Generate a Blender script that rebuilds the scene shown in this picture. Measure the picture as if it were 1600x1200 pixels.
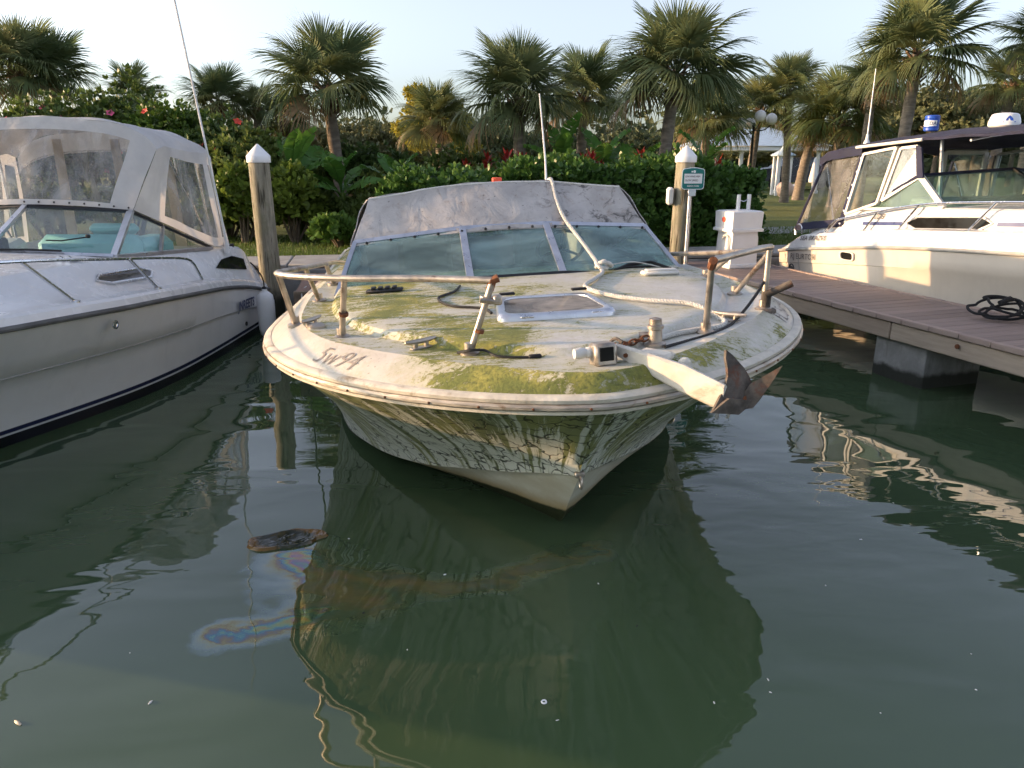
import bpy, bmesh, math, random
import numpy as np
from mathutils import Vector, Matrix, Euler

for o in list(bpy.data.objects):
    bpy.data.objects.remove(o)
random.seed(7)
rng = np.random.default_rng(7)
R = math.radians
sc = bpy.context.scene
COL = sc.collection

# ------------------------------------------------------------------ camera, sky, sun, exposure
CAM_H = 2.0
PITCH = math.atan(350 / 1150.0)
cam = bpy.data.cameras.new("camera")
cam.sensor_width = 36.0
cam.lens = 36.0 * 1150 / 1600
cam.clip_start = 0.05
cam.clip_end = 4000
cam_o = bpy.data.objects.new("camera", cam)
COL.objects.link(cam_o)
cam_o.location = (0, 0, CAM_H)
cam_o.rotation_euler = (R(90) - PITCH, 0, 0)
sc.camera = cam_o

SUN_DIR = Vector((-0.997, 0.075, 0)).normalized()      # horizontal direction towards the sun
SUN_EL = R(8.5)
world = bpy.data.worlds.new("World")
sc.world = world
world.use_nodes = True
wn = world.node_tree
wn.nodes.clear()
sky = wn.nodes.new("ShaderNodeTexSky")
sky.sky_type = 'NISHITA'
sky.sun_disc = False
sky.sun_elevation = SUN_EL
# rotation 0 puts the sun at +Y; positive rotation turns it clockwise seen from above
sky.sun_rotation = math.atan2(SUN_DIR.x, SUN_DIR.y)
sky.air_density = 0.9
sky.dust_density = 2.3
sky.ozone_density = 2.5
bg = wn.nodes.new("ShaderNodeBackground")
bg.inputs["Strength"].default_value = 0.15
wo = wn.nodes.new("ShaderNodeOutputWorld")
hs = wn.nodes.new("ShaderNodeHueSaturation")          # hazy air: a paler, greyer sky all round
hs.inputs["Hue"].default_value = 0.518
hs.inputs["Saturation"].default_value = 0.52
wn.links.new(sky.outputs[0], hs.inputs["Color"])
wn.links.new(hs.outputs[0], bg.inputs[0])
wn.links.new(bg.outputs[0], wo.inputs[0])

sun = bpy.data.lights.new("sun", 'SUN')
sun.energy = 2.5
sun.angle = R(0.6)
sun.color = (1.0, 0.62, 0.32)
sun_o = bpy.data.objects.new("sun", sun)
COL.objects.link(sun_o)
to_sun = Vector((SUN_DIR.x * math.cos(SUN_EL), SUN_DIR.y * math.cos(SUN_EL), math.sin(SUN_EL)))
sun_o.rotation_euler = to_sun.to_track_quat('Z', 'Y').to_euler()
sun_o.location = (-30, 8, 12)

sc.view_settings.view_transform = 'Standard'
sc.view_settings.look = 'None'
sc.view_settings.gamma = 1.0
sc.view_settings.use_curve_mapping = False
sc.view_settings.exposure = 1.66
sc.cycles.max_bounces = 5
sc.cycles.diffuse_bounces = 2
sc.cycles.glossy_bounces = 3
sc.cycles.transmission_bounces = 2
sc.cycles.adaptive_threshold = 0.03
sc.cycles.transparent_max_bounces = 10
sc.cycles.sample_clamp_indirect = 6.0
sc.cycles.caustics_reflective = False
sc.cycles.caustics_refractive = False

# ------------------------------------------------------------------ helpers: where things stand
_c, _s = math.cos(PITCH), math.sin(PITCH)
def at(u, v, Y):
    """world point at forward distance Y that lies in direction (u, v) from the viewpoint"""
    x = (u - 800) / 1150.0
    y = -(v - 600) / 1150.0
    dy = _c + y * _s
    dz = -_s + y * _c
    t = Y / dy
    return Vector((x * t, Y, CAM_H + dz * t))

# ------------------------------------------------------------------ helpers: materials
MATS = {}
class NT:
    def __init__(self, name):
        m = bpy.data.materials.new(name)
        m.use_nodes = True
        self.m = m
        self.t = m.node_tree
        self.t.nodes.clear()
        self.out = self.n("OutputMaterial")
    def n(self, kind, **kw):
        nd = self.t.nodes.new("ShaderNode" + kind)
        for k, v in kw.items():
            setattr(nd, k, v)
        return nd
    def set(self, sock, v):
        if isinstance(v, bpy.types.NodeSocket):
            self.t.links.new(v, sock)
        elif isinstance(v, (tuple, list)) and len(v) == 3 and sock.type == 'RGBA':
            sock.default_value = (*v, 1)
        else:
            sock.default_value = v
    def coord(self, kind="Object", scale=(1, 1, 1), rot=(0, 0, 0), loc=(0, 0, 0)):
        tc = self.n("TexCoord")
        mp = self.n("Mapping")
        mp.inputs["Scale"].default_value = scale
        mp.inputs["Rotation"].default_value = rot
        mp.inputs["Location"].default_value = loc
        self.t.links.new(tc.outputs[kind], mp.inputs[0])
        return mp.outputs[0]
    def noise(self, vec, scale=5, detail=4, rough=0.55, dist=0.0):
        nd = self.n("TexNoise")
        self.set(nd.inputs["Vector"], vec)
        nd.inputs["Scale"].default_value = scale
        nd.inputs["Detail"].default_value = detail
        nd.inputs["Roughness"].default_value = rough
        nd.inputs["Distortion"].default_value = dist
        return nd.outputs[0]
    def ramp(self, fac, a, b, lo=0.0, hi=1.0):
        nd = self.n("MapRange", interpolation_type='SMOOTHSTEP')
        self.set(nd.inputs[0], fac)
        self.set(nd.inputs[1], a)
        self.set(nd.inputs[2], b)
        self.set(nd.inputs[3], lo)
        self.set(nd.inputs[4], hi)
        return nd.outputs[0]
    def math(self, op, a, b=0.0, clamp=False):
        nd = self.n("Math", operation=op, use_clamp=clamp)
        self.set(nd.inputs[0], a)
        self.set(nd.inputs[1], b)
        return nd.outputs[0]
    def mix(self, fac, a, b):
        nd = self.n("Mix", data_type='RGBA')
        self.set(nd.inputs[0], fac)
        self.set(nd.inputs[6], a)
        self.set(nd.inputs[7], b)
        return nd.outputs[2]
    def bsdf(self, color, rough=0.5, metal=0.0, ior=1.45, **kw):
        b = self.n("BsdfPrincipled")
        self.set(b.inputs["Base Color"], color)
        self.set(b.inputs["Roughness"], rough)
        self.set(b.inputs["Metallic"], metal)
        b.inputs["IOR"].default_value = ior
        for k, v in kw.items():
            self.set(b.inputs[k.replace("_", " ")], v)
        return b
    def bump(self, height, strength=0.3, dist=0.01):
        b = self.n("Bump")
        b.inputs["Strength"].default_value = strength
        b.inputs["Distance"].default_value = dist
        self.set(b.inputs["Height"], height)
        return b.outputs[0]
    def done(self, shader):
        self.t.links.new(shader, self.out.inputs[0])
        return self.m

def simple(name, col, rough=0.5, metal=0.0, var=0.12, scale=6.0, bump=0.0, bscale=40.0, dirt=None, dirt_amt=0.4, stretch=(1, 1, 1), spec=None):
    """a surface with mottled colour, optional dirt and fine relief"""
    t = NT(name)
    co = t.coord("Object", stretch)
    n = t.noise(co, scale, 5, 0.6)
    a = tuple(max(0, c * (1 - var)) for c in col)
    b = tuple(min(1, c * (1 + var)) for c in col)
    c = t.mix(t.ramp(n, 0.3, 0.7), a, b)
    if dirt:
        d = t.ramp(t.noise(co, scale * 0.6, 7, 0.7, 0.6), 0.52, 0.72, 0, dirt_amt)
        c = t.mix(d, c, dirt)
    rr = t.ramp(t.noise(co, scale * 2, 3), 0.3, 0.7, max(0.02, rough - 0.08), min(1, rough + 0.1))
    bs = t.bsdf(c, rr, metal)
    if spec is not None:
        bs.inputs["Specular IOR Level"].default_value = spec
    if bump:
        t.set(bs.inputs["Normal"], t.bump(t.noise(co, bscale, 4), bump, 0.01))
    MATS[name] = t.done(bs.outputs[0])
    return MATS[name]

def leafmat(name, col, col2, trans=0.3, rough=0.5):
    """leaf surface, partly lit through; colour varies from plant to plant and leaf to leaf"""
    t = NT(name)
    co = t.coord("Object")
    oi = t.n("ObjectInfo")
    n = t.noise(co, 7.0, 3, 0.6)
    f = t.math('ADD', t.math('MULTIPLY', n, 0.9), t.math('MULTIPLY', oi.outputs["Random"], 0.5))
    f = t.ramp(f, 0.35, 1.05)
    c = t.mix(f, col, col2)
    b = t.bsdf(c, rough)
    b.inputs["Specular IOR Level"].default_value = 0.35
    tr = t.n("BsdfTranslucent")
    t.set(tr.inputs[0], c)
    mx = t.n("MixShader")
    mx.inputs[0].default_value = trans
    t.t.links.new(b.outputs[0], mx.inputs[1])
    t.t.links.new(tr.outputs[0], mx.inputs[2])
    MATS[name] = t.done(mx.outputs[0])
    return MATS[name]

def glassmat(name, tint, film=(0.5, 0.55, 0.55), film_amt=0.15, streak=0.0, rough=0.04, scale=2.0, stretch=(1, 1, 1), clear=1.0):
    """thin pane: tinted clear sheet, mirror reflection by angle, a pale film: dust on glass, painted glare on vinyl"""
    t = NT(name)
    co = t.coord("Object", stretch)
    tr = t.n("BsdfTransparent")
    t.set(tr.inputs[0], tint)
    gl = t.n("BsdfGlossy")
    gl.inputs["Roughness"].default_value = rough
    gl.inputs[0].default_value = (0.9, 0.92, 0.92, 1)
    lw_ = t.n("LayerWeight")
    lw_.inputs[0].default_value = 0.5
    fres = t.math('ADD', t.math('MULTIPLY', t.math('POWER', lw_.outputs["Facing"], 5.0), 0.95), 0.045)
    m1 = t.n("MixShader")
    t.set(m1.inputs[0], t.math('MULTIPLY', fres, clear, True))
    t.t.links.new(tr.outputs[0], m1.inputs[1])
    t.t.links.new(gl.outputs[0], m1.inputs[2])
    df = t.n("BsdfDiffuse")
    t.set(df.inputs[0], film)
    nz = t.noise(co, scale, 6, 0.65, 0.8)
    amt = t.ramp(nz, 0.3, 0.75, film_amt * 0.35, film_amt + streak)
    m2 = t.n("MixShader")
    t.set(m2.inputs[0], amt)
    t.t.links.new(m1.outputs[0], m2.inputs[1])
    t.t.links.new(df.outputs[0], m2.inputs[2])
    MATS[name] = t.done(m2.outputs[0])
    return MATS[name]

# ------------------------------------------------------------------ helpers: objects
def tag(o, label=None, cat=None, group=None, kind=None):
    if label: o["label"] = label
    if cat: o["category"] = cat
    if group: o["group"] = group
    if kind: o["kind"] = kind
    return o

def thing(name, label, cat, loc=(0, 0, 0), rot=(0, 0, 0), group=None):
    o = bpy.data.objects.new(name, None)
    o.empty_display_size = 0.2
    COL.objects.link(o)
    o.location = loc
    o.rotation_euler = rot
    return tag(o, label, cat, group)

def put(name, me, parent=None, matrix=None):
    o = bpy.data.objects.new(name, me)
    COL.objects.link(o)
    if parent is not None:
        o.parent = parent
    if matrix is not None:
        o.matrix_local = matrix
    return o

def finish(me, mat, smooth=True, ang=38):
    if mat is not None:
        me.materials.append(MATS[mat] if isinstance(mat, str) else mat)
    if smooth:
        me.polygons.foreach_set("use_smooth", [True] * len(me.polygons))
        me.set_sharp_from_angle(angle=R(ang))
    me.update()
    return me

def cr(pts, n, closed=False, resample=True):
    """smooth curve through points, n samples by arc length"""
    P = np.array([tuple(p) for p in pts], float)
    if len(P) < 3:
        t = np.linspace(0, 1, n)[:, None]
        return P[0] * (1 - t) + P[-1] * t
    if closed:
        Q = np.concatenate([P[-1:], P, P[:2]])
    else:
        Q = np.concatenate([2 * P[:1] - P[1:2], P, 2 * P[-1:] - P[-2:-1]])
    out = []
    for i in range(1, len(Q) - 2):
        p0, p1, p2, p3 = Q[i - 1], Q[i], Q[i + 1], Q[i + 2]
        # centripetal-ish tangents, limited, to avoid overshoot
        d1 = np.linalg.norm(p2 - p1) + 1e-9
        m1 = (p2 - p0) / (np.linalg.norm(p2 - p1) + np.linalg.norm(p1 - p0) + 1e-9) * d1
        m2 = (p3 - p1) / (np.linalg.norm(p3 - p2) + np.linalg.norm(p2 - p1) + 1e-9) * d1
        for t in np.linspace(0, 1, 14, endpoint=False):
            a = 2 * t**3 - 3 * t**2 + 1; b = t**3 - 2 * t**2 + t; c = -2 * t**3 + 3 * t**2; d = t**3 - t**2
            out.append(a * p1 + b * m1 + c * p2 + d * m2)
    if not closed:
        out.append(P[-1])
    else:
        out.append(out[0])
    A = np.array(out)
    L = np.concatenate([[0], np.cumsum(np.linalg.norm(np.diff(A, axis=0), axis=1))])
    s = np.linspace(0, L[-1], n)
    return np.stack([np.interp(s, L, A[:, k]) for k in range(A.shape[1])], 1)

class MB:
    def __init__(self):
        self.v = []; self.f = []; self.uv = {}
    def add(self, vs, fs):
        b = len(self.v)
        self.v += [tuple(map(float, p)) for p in vs]
        self.f += [tuple(b + i for i in f) for f in fs]
        return b
    def box(self, c, size, rot=None, bevel=0.0):
        sx, sy, sz = (s / 2 for s in size)
        c = Vector(c)
        M = rot.to_matrix() if isinstance(rot, Euler) else (rot if rot is not None else Matrix.Identity(3))
        if bevel > 0:
            b = min(bevel, sx * 0.9, sy * 0.9, sz * 0.9)
            pts = []
            for X in (-1, 1):
                for Y in (-1, 1):
                    for Z in (-1, 1):
                        pts += [(X * (sx - b), Y * (sy - b), Z * sz), (X * (sx - b), Y * sy, Z * (sz - b)), (X * sx, Y * (sy - b), Z * (sz - b))]
            bm = bmesh.new()
            for p in pts: bm.verts.new(p)
            bmesh.ops.convex_hull(bm, input=bm.verts[:])
            bmesh.ops.dissolve_limit(bm, angle_limit=0.01, verts=bm.verts[:], edges=bm.edges[:])
            bm.verts.index_update()
            vs = [c + M @ v.co for v in bm.verts]
            fs = [[v.index for v in f.verts] for f in bm.faces]
            bm.free()
            self.add(vs, fs)
        else:
            vs = [c + M @ Vector((x * sx, y * sy, z * sz)) for x in (-1, 1) for y in (-1, 1) for z in (-1, 1)]
            self.add(vs, [(0, 1, 3, 2), (4, 6, 7, 5), (0, 4, 5, 1), (2, 3, 7, 6), (0, 2, 6, 4), (1, 5, 7, 3)])
        return self
    def tube(self, pts, r, seg=8, caps=True, closed=False):
        P = [Vector(p) for p in pts]
        n = len(P)
        rad = r if hasattr(r, "__len__") else [r] * n
        up = None
        rows = []
        for i in range(n):
            if closed:
                t = P[(i + 1) % n] - P[i - 1]
            else:
                t = P[min(i + 1, n - 1)] - P[max(i - 1, 0)]
            t.normalize()
            if up is None:
                up = t.orthogonal().normalized()
            else:
                up = (up - t * up.dot(t))
                up = up.normalized() if up.length > 1e-6 else t.orthogonal().normalized()
            w = t.cross(up)
            rows.append([P[i] + (up * math.cos(a) + w * math.sin(a)) * rad[i] for a in (2 * math.pi * k / seg for k in range(seg))])
        b = self.add([p for r_ in rows for p in r_], [])
        m = n if closed else n - 1
        for i in range(m):
            for k in range(seg):
                i2 = (i + 1) % n
                self.f.append((b + i * seg + k, b + i * seg + (k + 1) % seg, b + i2 * seg + (k + 1) % seg, b + i2 * seg + k))
        if caps and not closed:
            self.f.append(tuple(b + k for k in reversed(range(seg))))
            self.f.append(tuple(b + (n - 1) * seg + k for k in range(seg)))
        return self
    def loft(self, rows, closev=False, flip=False, uv=False):
        n = len(rows[0])
        b = self.add([p for r_ in rows for p in r_], [])
        if uv:
            for i in range(len(rows)):
                for k in range(n):
                    self.uv[b + i * n + k] = (k / (n - 1), i / (len(rows) - 1))
        for i in range(len(rows) - 1):
            for k in range(n if closev else n - 1):
                k2 = (k + 1) % n
                q = (b + i * n + k, b + i * n + k2, b + (i + 1) * n + k2, b + (i + 1) * n + k)
                self.f.append(tuple(reversed(q)) if flip else q)
        return self
    def lathe(self, prof, c=(0, 0, 0), seg=20, M=None):
        rows = []
        M = M or Matrix.Identity(3)
        c = Vector(c)
        for r, z in prof:
            rows.append([c + M @ Vector((r * math.cos(2 * math.pi * k / seg), r * math.sin(2 * math.pi * k / seg), z)) for k in range(seg)])
        b = len(self.v)
        self.loft(rows, closev=True)
        n = len(rows)
        self.f.append(tuple(b + k for k in reversed(range(seg))))
        self.f.append(tuple(b + (n - 1) * seg + k for k in range(seg)))
        return self
    def slab(self, poly, thick):
        """planar or gently curved polygon given as points, thickened along its normal"""
        P = [Vector(p) for p in poly]
        nrm = Vector((0, 0, 0))
        for i in range(len(P)):
            a, b_ = P[i], P[(i + 1) % len(P)]
            nrm += Vector(((a.y - b_.y) * (a.z + b_.z), (a.z - b_.z) * (a.x + b_.x), (a.x - b_.x) * (a.y + b_.y)))
        nrm.normalize()
        n = len(P)
        self.add([p + nrm * thick / 2 for p in P] + [p - nrm * thick / 2 for p in P],
                 [tuple(range(n)), tuple(reversed(range(n, 2 * n)))] + [(i, n + i, n + (i + 1) % n, (i + 1) % n) for i in range(n)])
        return self
    def mesh(self, name, mat, off=None, smooth=True, ang=38):
        me = bpy.data.meshes.new(name)
        vs = self.v
        if off is not None:
            ox, oy, oz = off
            vs = [(x - ox, y - oy, z - oz) for x, y, z in vs]
        me.from_pydata(vs, [], self.f)
        if self.uv:
            ul = me.uv_layers.new(name="UVMap")
            for li, l in enumerate(me.loops):
                ul.data[li].uv = self.uv.get(l.vertex_index, (0, 0))
        return finish(me, mat, smooth, ang)
    def build(self, name, mat, parent=None, off=None, smooth=True, ang=38):
        return put(name, self.mesh(name, mat, off, smooth, ang), parent)

def solidify(me_rows, th):
    """double a loft grid with an inner skin th away (rows of Vectors)"""
    rows = [[Vector(p) for p in r] for r in me_rows]
    m, n = len(rows), len(rows[0])
    inn = []
    for i in range(m):
        rr = []
        for k in range(n):
            a = rows[min(i + 1, m - 1)][k] - rows[max(i - 1, 0)][k]
            b = rows[i][min(k + 1, n - 1)] - rows[i][max(k - 1, 0)]
            nn = a.cross(b)
            nn = nn.normalized() if nn.length > 1e-9 else Vector((0, 0, 1))
            rr.append(rows[i][k] + nn * th)
        inn.append(rr)
    mb = MB()
    mb.loft(rows); mb.loft(inn, flip=True)
    edge = [rows[0], inn[0]]
    mb.loft([rows[0], inn[0]], flip=True); mb.loft([rows[-1], inn[-1]])
    mb.loft([[r[0] for r in rows], [r[0] for r in inn]]); mb.loft([[r[-1] for r in rows], [r[-1] for r in inn]], flip=True)
    return mb

def raw_mesh(name, V, F, mat, smooth=False):
    """big meshes straight from arrays; F is (n,3) or (n,4)"""
    me = bpy.data.meshes.new(name)
    V = np.asarray(V, np.float32); F = np.asarray(F, np.int32)
    k = F.shape[1]
    me.vertices.add(len(V)); me.vertices.foreach_set("co", V.ravel())
    me.loops.add(F.size); me.loops.foreach_set("vertex_index", F.ravel())
    me.polygons.add(len(F))
    me.polygons.foreach_set("loop_start", np.arange(0, F.size, k, dtype=np.int32))
    me.polygons.foreach_set("loop_total", np.full(len(F), k, np.int32))
    me.update(calc_edges=True)
    if mat is not None:
        me.materials.append(MATS[mat])
    if smooth:
        me.polygons.foreach_set("use_smooth", [True] * len(F))
    me.validate()
    return me

def text_points(body, size, shear=0.0, bold=0.0):
    """flat lettering as (verts 2D, faces)"""
    cu = bpy.data.curves.new("lettering", 'FONT')
    cu.body = body; cu.size = size; cu.shear = shear; cu.offset = bold
    cu.resolution_u = 3
    ob = bpy.data.objects.new("lettering", cu)
    COL.objects.link(ob)
    dg = bpy.context.evaluated_depsgraph_get()
    dg.update()
    me = bpy.data.meshes.new_from_object(ob.evaluated_get(dg))
    vs = [(v.co.x, v.co.y) for v in me.vertices]
    fs = [tuple(p.vertices) for p in me.polygons]
    bpy.data.objects.remove(ob); bpy.data.curves.remove(cu); bpy.data.meshes.remove(me)
    return vs, fs

def lettering(name, body, size, fn, mat, parent, shear=0.0, bold=0.0):
    vs, fs = text_points(body, size, shear, bold)
    me = bpy.data.meshes.new(name)
    me.from_pydata([tuple(fn(x, y)) for x, y in vs], [], fs)
    finish(me, mat, False)
    return put(name, me, parent)

# ------------------------------------------------------------------ materials
simple("gelcoat_white", (0.66, 0.66, 0.65), 0.22, var=0.03, scale=3, dirt=(0.52, 0.50, 0.44), dirt_amt=0.25)
simple("hull_cream", (0.66, 0.63, 0.58), 0.25, var=0.03, scale=2, dirt=(0.5, 0.46, 0.38), dirt_amt=0.25)
simple("lip_dirty", (0.60, 0.55, 0.45), 0.55, var=0.15, scale=9, dirt=(0.22, 0.15, 0.07), dirt_amt=0.8, bump=0.3)
simple("shank_paint", (0.62, 0.57, 0.48), 0.6, var=0.15, scale=7, dirt=(0.26, 0.20, 0.11), dirt_amt=0.85, bump=0.25)
simple("dusty_white", (0.70, 0.68, 0.63), 0.55, var=0.08, scale=5, dirt=(0.38, 0.33, 0.24), dirt_amt=0.6, bump=0.2)
simple("canvas_white", (0.62, 0.61, 0.60), 0.85, var=0.06, scale=4, dirt=(0.45, 0.42, 0.38), dirt_amt=0.35, bump=0.35, bscale=60)
simple("canvas_navy", (0.022, 0.024, 0.05), 0.9, var=0.25, scale=5, bump=0.4, bscale=80)
simple("vinyl_black", (0.02, 0.02, 0.022), 0.5, var=0.2)
simple("rubber_black", (0.012, 0.012, 0.012), 0.6, var=0.3, scale=20)
simple("chrome", (0.66, 0.67, 0.68), 0.2, 1.0, var=0.06, scale=12)
simple("steel_weathered", (0.42, 0.37, 0.31), 0.42, 0.8, var=0.25, scale=12, dirt=(0.17, 0.075, 0.028), dirt_amt=0.9, bump=0.15)
simple("aluminium", (0.62, 0.64, 0.68), 0.35, 0.9, var=0.08, scale=10, dirt=(0.3, 0.29, 0.25), dirt_amt=0.4)
simple("galvanised", (0.10, 0.082, 0.066), 0.8, 0.1, var=0.6, scale=14, dirt=(0.14, 0.04, 0.015), dirt_amt=1.0, bump=0.35, bscale=30)
simple("rust", (0.16, 0.06, 0.025), 0.85, 0.1, var=0.5, scale=14, bump=0.6)
simple("cream_plastic", (0.70, 0.68, 0.62), 0.45, var=0.04, dirt=(0.48, 0.45, 0.36), dirt_amt=0.3)
simple("teal_vinyl", (0.22, 0.50, 0.50), 0.45, var=0.06)
simple("beige_vinyl", (0.55, 0.46, 0.33), 0.5, var=0.1)
simple("interior_dark", (0.10, 0.10, 0.095), 0.7, var=0.3)
simple("interior_grey", (0.34, 0.34, 0.32), 0.7, var=0.15)
simple("tinted_glass", (0.012, 0.012, 0.012), 0.08, var=0.2, spec=0.15)
simple("rub_metal", (0.42, 0.37, 0.30), 0.48, 0.6, var=0.25, scale=10, stretch=(1, 1, 4), dirt=(0.16, 0.08, 0.03), dirt_amt=0.7, bump=0.2)
simple("smoked_glass", (0.04, 0.032, 0.026), 0.06, var=0.2)
simple("white_paint", (0.78, 0.78, 0.77), 0.4, var=0.03, dirt=(0.55, 0.52, 0.45), dirt_amt=0.2)
simple("stripe_blue", (0.03, 0.05, 0.16), 0.35, var=0.1)
simple("letter_navy", (0.02, 0.03, 0.10), 0.4, var=0.1)
simple("letter_faded", (0.27, 0.23, 0.20), 0.6, var=0.4, scale=20)
simple("letter_grey", (0.10, 0.09, 0.085), 0.6, var=0.4, scale=30)
simple("rope_white", (0.60, 0.58, 0.53), 0.9, var=0.12, scale=40, dirt=(0.35, 0.32, 0.24), dirt_amt=0.5, bump=0.7, bscale=90)
simple("rope_black", (0.012, 0.013, 0.014), 0.8, var=0.4, scale=40, bump=0.6, bscale=120)
simple("concrete", (0.33, 0.32, 0.30), 0.85, var=0.15, scale=4, dirt=(0.20, 0.19, 0.17), dirt_amt=0.5, bump=0.3)
simple("concrete_dock", (0.27, 0.27, 0.26), 0.8, var=0.22, scale=3, dirt=(0.06, 0.065, 0.05), dirt_amt=0.7, bump=0.35)
simple("dock_timber", (0.24, 0.18, 0.13), 0.85, var=0.35, scale=3, stretch=(1, 1, 6), dirt=(0.09, 0.07, 0.055), dirt_amt=0.6, bump=0.4)
simple("flower_pink", (0.75, 0.12, 0.25), 0.6, var=0.2)
simple("flower_red", (0.65, 0.06, 0.03), 0.6, var=0.25)
simple("sign_green", (0.01, 0.16, 0.15), 0.4, var=0.05)
simple("sign_white", (0.75, 0.76, 0.76), 0.4, var=0.03)
simple("globe_white", (0.8, 0.78, 0.72), 0.3, var=0.03)
simple("post_black", (0.02, 0.02, 0.02), 0.5, var=0.2)
simple("roof_blue", (0.45, 0.55, 0.62), 0.6, var=0.08)
simple("car_paint", (0.015, 0.018, 0.025), 0.2, var=0.1)
simple("orange_float", (0.75, 0.10, 0.05), 0.5, var=0.1)
simple("blue_plastic", (0.02, 0.08, 0.42), 0.35, var=0.1)
simple("bark", (0.20, 0.165, 0.13), 0.95, var=0.3, scale=6, stretch=(1, 1, 3), bump=0.8, bscale=18)
simple("boots", (0.15, 0.10, 0.065), 0.95, var=0.4, scale=9, bump=0.7)
simple("branch", (0.14, 0.11, 0.08), 0.95, var=0.3)
simple("piling_wood", (0.26, 0.24, 0.18), 0.9, var=0.3, scale=5, stretch=(3, 3, 0.5), dirt=(0.13, 0.13, 0.085), dirt_amt=0.7, bump=1.0, bscale=22)
simple("pinkish_stone", (0.6, 0.42, 0.33), 0.8, var=0.1)
leafmat("palm_green", (0.10, 0.145, 0.065), (0.19, 0.215, 0.09), 0.38)
leafmat("palm_gold", (0.10, 0.145, 0.055), (0.20, 0.205, 0.075), 0.36)
leafmat("palm_dead", (0.20, 0.13, 0.06), (0.30, 0.2, 0.1), 0.15)
leafmat("hedge_leaf", (0.055, 0.12, 0.025), (0.12, 0.21, 0.04), 0.25, 0.35)
leafmat("shrub_leaf", (0.055, 0.10, 0.025), (0.14, 0.18, 0.04), 0.3, 0.45)
leafmat("lime_leaf", (0.065, 0.12, 0.018), (0.15, 0.2, 0.03), 0.3, 0.45)
leafmat("banana_leaf", (0.05, 0.13, 0.02), (0.10, 0.21, 0.035), 0.3, 0.35)
leafmat("red_leaf", (0.12, 0.008, 0.014), (0.32, 0.04, 0.015), 0.25, 0.4)
leafmat("far_leaf", (0.07, 0.09, 0.04), (0.15, 0.15, 0.065), 0.25, 0.6)
leafmat("yellow_leaf", (0.30, 0.26, 0.03), (0.45, 0.33, 0.03), 0.35, 0.6)
leafmat("grass_leaf", (0.06, 0.115, 0.02), (0.13, 0.19, 0.035), 0.3, 0.5)
glassmat("boat_glass_dusty", (0.78, 0.90, 0.88), (0.46, 0.62, 0.61), 0.19, 0.14, 0.05, 1.6, (1, 2, 3), 1.0)
glassmat("boat_glass", (0.92, 0.96, 0.95), (0.5, 0.58, 0.58), 0.06, 0.03, 0.03)
glassmat("boat_glass_green", (0.80, 0.90, 0.85), (0.42, 0.55, 0.48), 0.18, 0.08, 0.03)
glassmat("clear_vinyl", (0.88, 0.87, 0.85), (0.62, 0.61, 0.60), 0.12, 0.42, 0.09, 3.2, (1.2, 1, 0.45), 0.8)  # the pale film paints whitish glare streaks onto the vinyl
glassmat("curtain_vinyl", (0.86, 0.86, 0.84), (0.55, 0.54, 0.52), 0.05, 0.22, 0.08, 3.2, (1.2, 1, 0.45), 0.9)  # same painted glare streaks, fainter
glassmat("hatch_glass", (0.10, 0.11, 0.12), (0.36, 0.34, 0.31), 0.55, 0.35, 0.08, 4)

# light canvas lets the low sun glow through a little
def canvas_trans(name, col, amt):
    t = NT(name)
    co = t.coord("Object")
    n = t.noise(co, 4, 6, 0.6)
    c = t.mix(t.ramp(n, 0.3, 0.7), tuple(x * 0.88 for x in col), col)
    b = t.bsdf(c, 0.85)
    t.set(b.inputs["Normal"], t.bump(t.noise(t.coord("Object", (1, 1, 1)), 7, 3), 0.5, 0.03))
    tr = t.n("BsdfTranslucent"); t.set(tr.inputs[0], c)
    mx = t.n("MixShader"); mx.inputs[0].default_value = amt
    t.t.links.new(b.outputs[0], mx.inputs[1]); t.t.links.new(tr.outputs[0], mx.inputs[2])
    MATS[name] = t.done(mx.outputs[0])
canvas_trans("canvas_white", (0.66, 0.645, 0.63), 0.3)

# old stained canvas of the abandoned boat
def canvas_old():
    t = NT("canvas_old")
    co = t.coord("Object")
    c = t.mix(t.ramp(t.noise(co, 3.5, 6, 0.65), 0.35, 0.7), (0.38, 0.355, 0.335), (0.50, 0.47, 0.445))
    c = t.mix(t.ramp(t.noise(co, 9, 8, 0.7, 0.5), 0.5, 0.75, 0, 0.7), c, (0.24, 0.19, 0.155))
    # black mould, mostly on the right half of the front
    sx = t.n("SeparateXYZ"); t.set(sx.inputs[0], t.coord("Object"))
    right = t.ramp(sx.outputs[0], 0.1, 0.6)
    m = t.ramp(t.noise(co, 6, 9, 0.75, 1.0), 0.50, 0.62)
    c = t.mix(t.math('MULTIPLY', t.math('MULTIPLY', m, right), 0.8), c, (0.05, 0.047, 0.045))
    sp = t.ramp(t.noise(co, 40, 3, 0.5), 0.68, 0.72, 0, 0.6)
    c = t.mix(sp, c, (0.07, 0.06, 0.055))
    b = t.bsdf(c, 0.95)
    b.inputs["Specular IOR Level"].default_value = 0.15
    w = t.noise(t.coord("Object", (1.6, 1, 1)), 4.0, 4, 0.5, 0.6)
    t.set(b.inputs["Normal"], t.bump(t.math('ADD', w, t.math('MULTIPLY', t.noise(co, 160, 2), 0.05)), 0.35, 0.05))
    MATS["canvas_old"] = t.done(b.outputs[0])
canvas_old()

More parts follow.
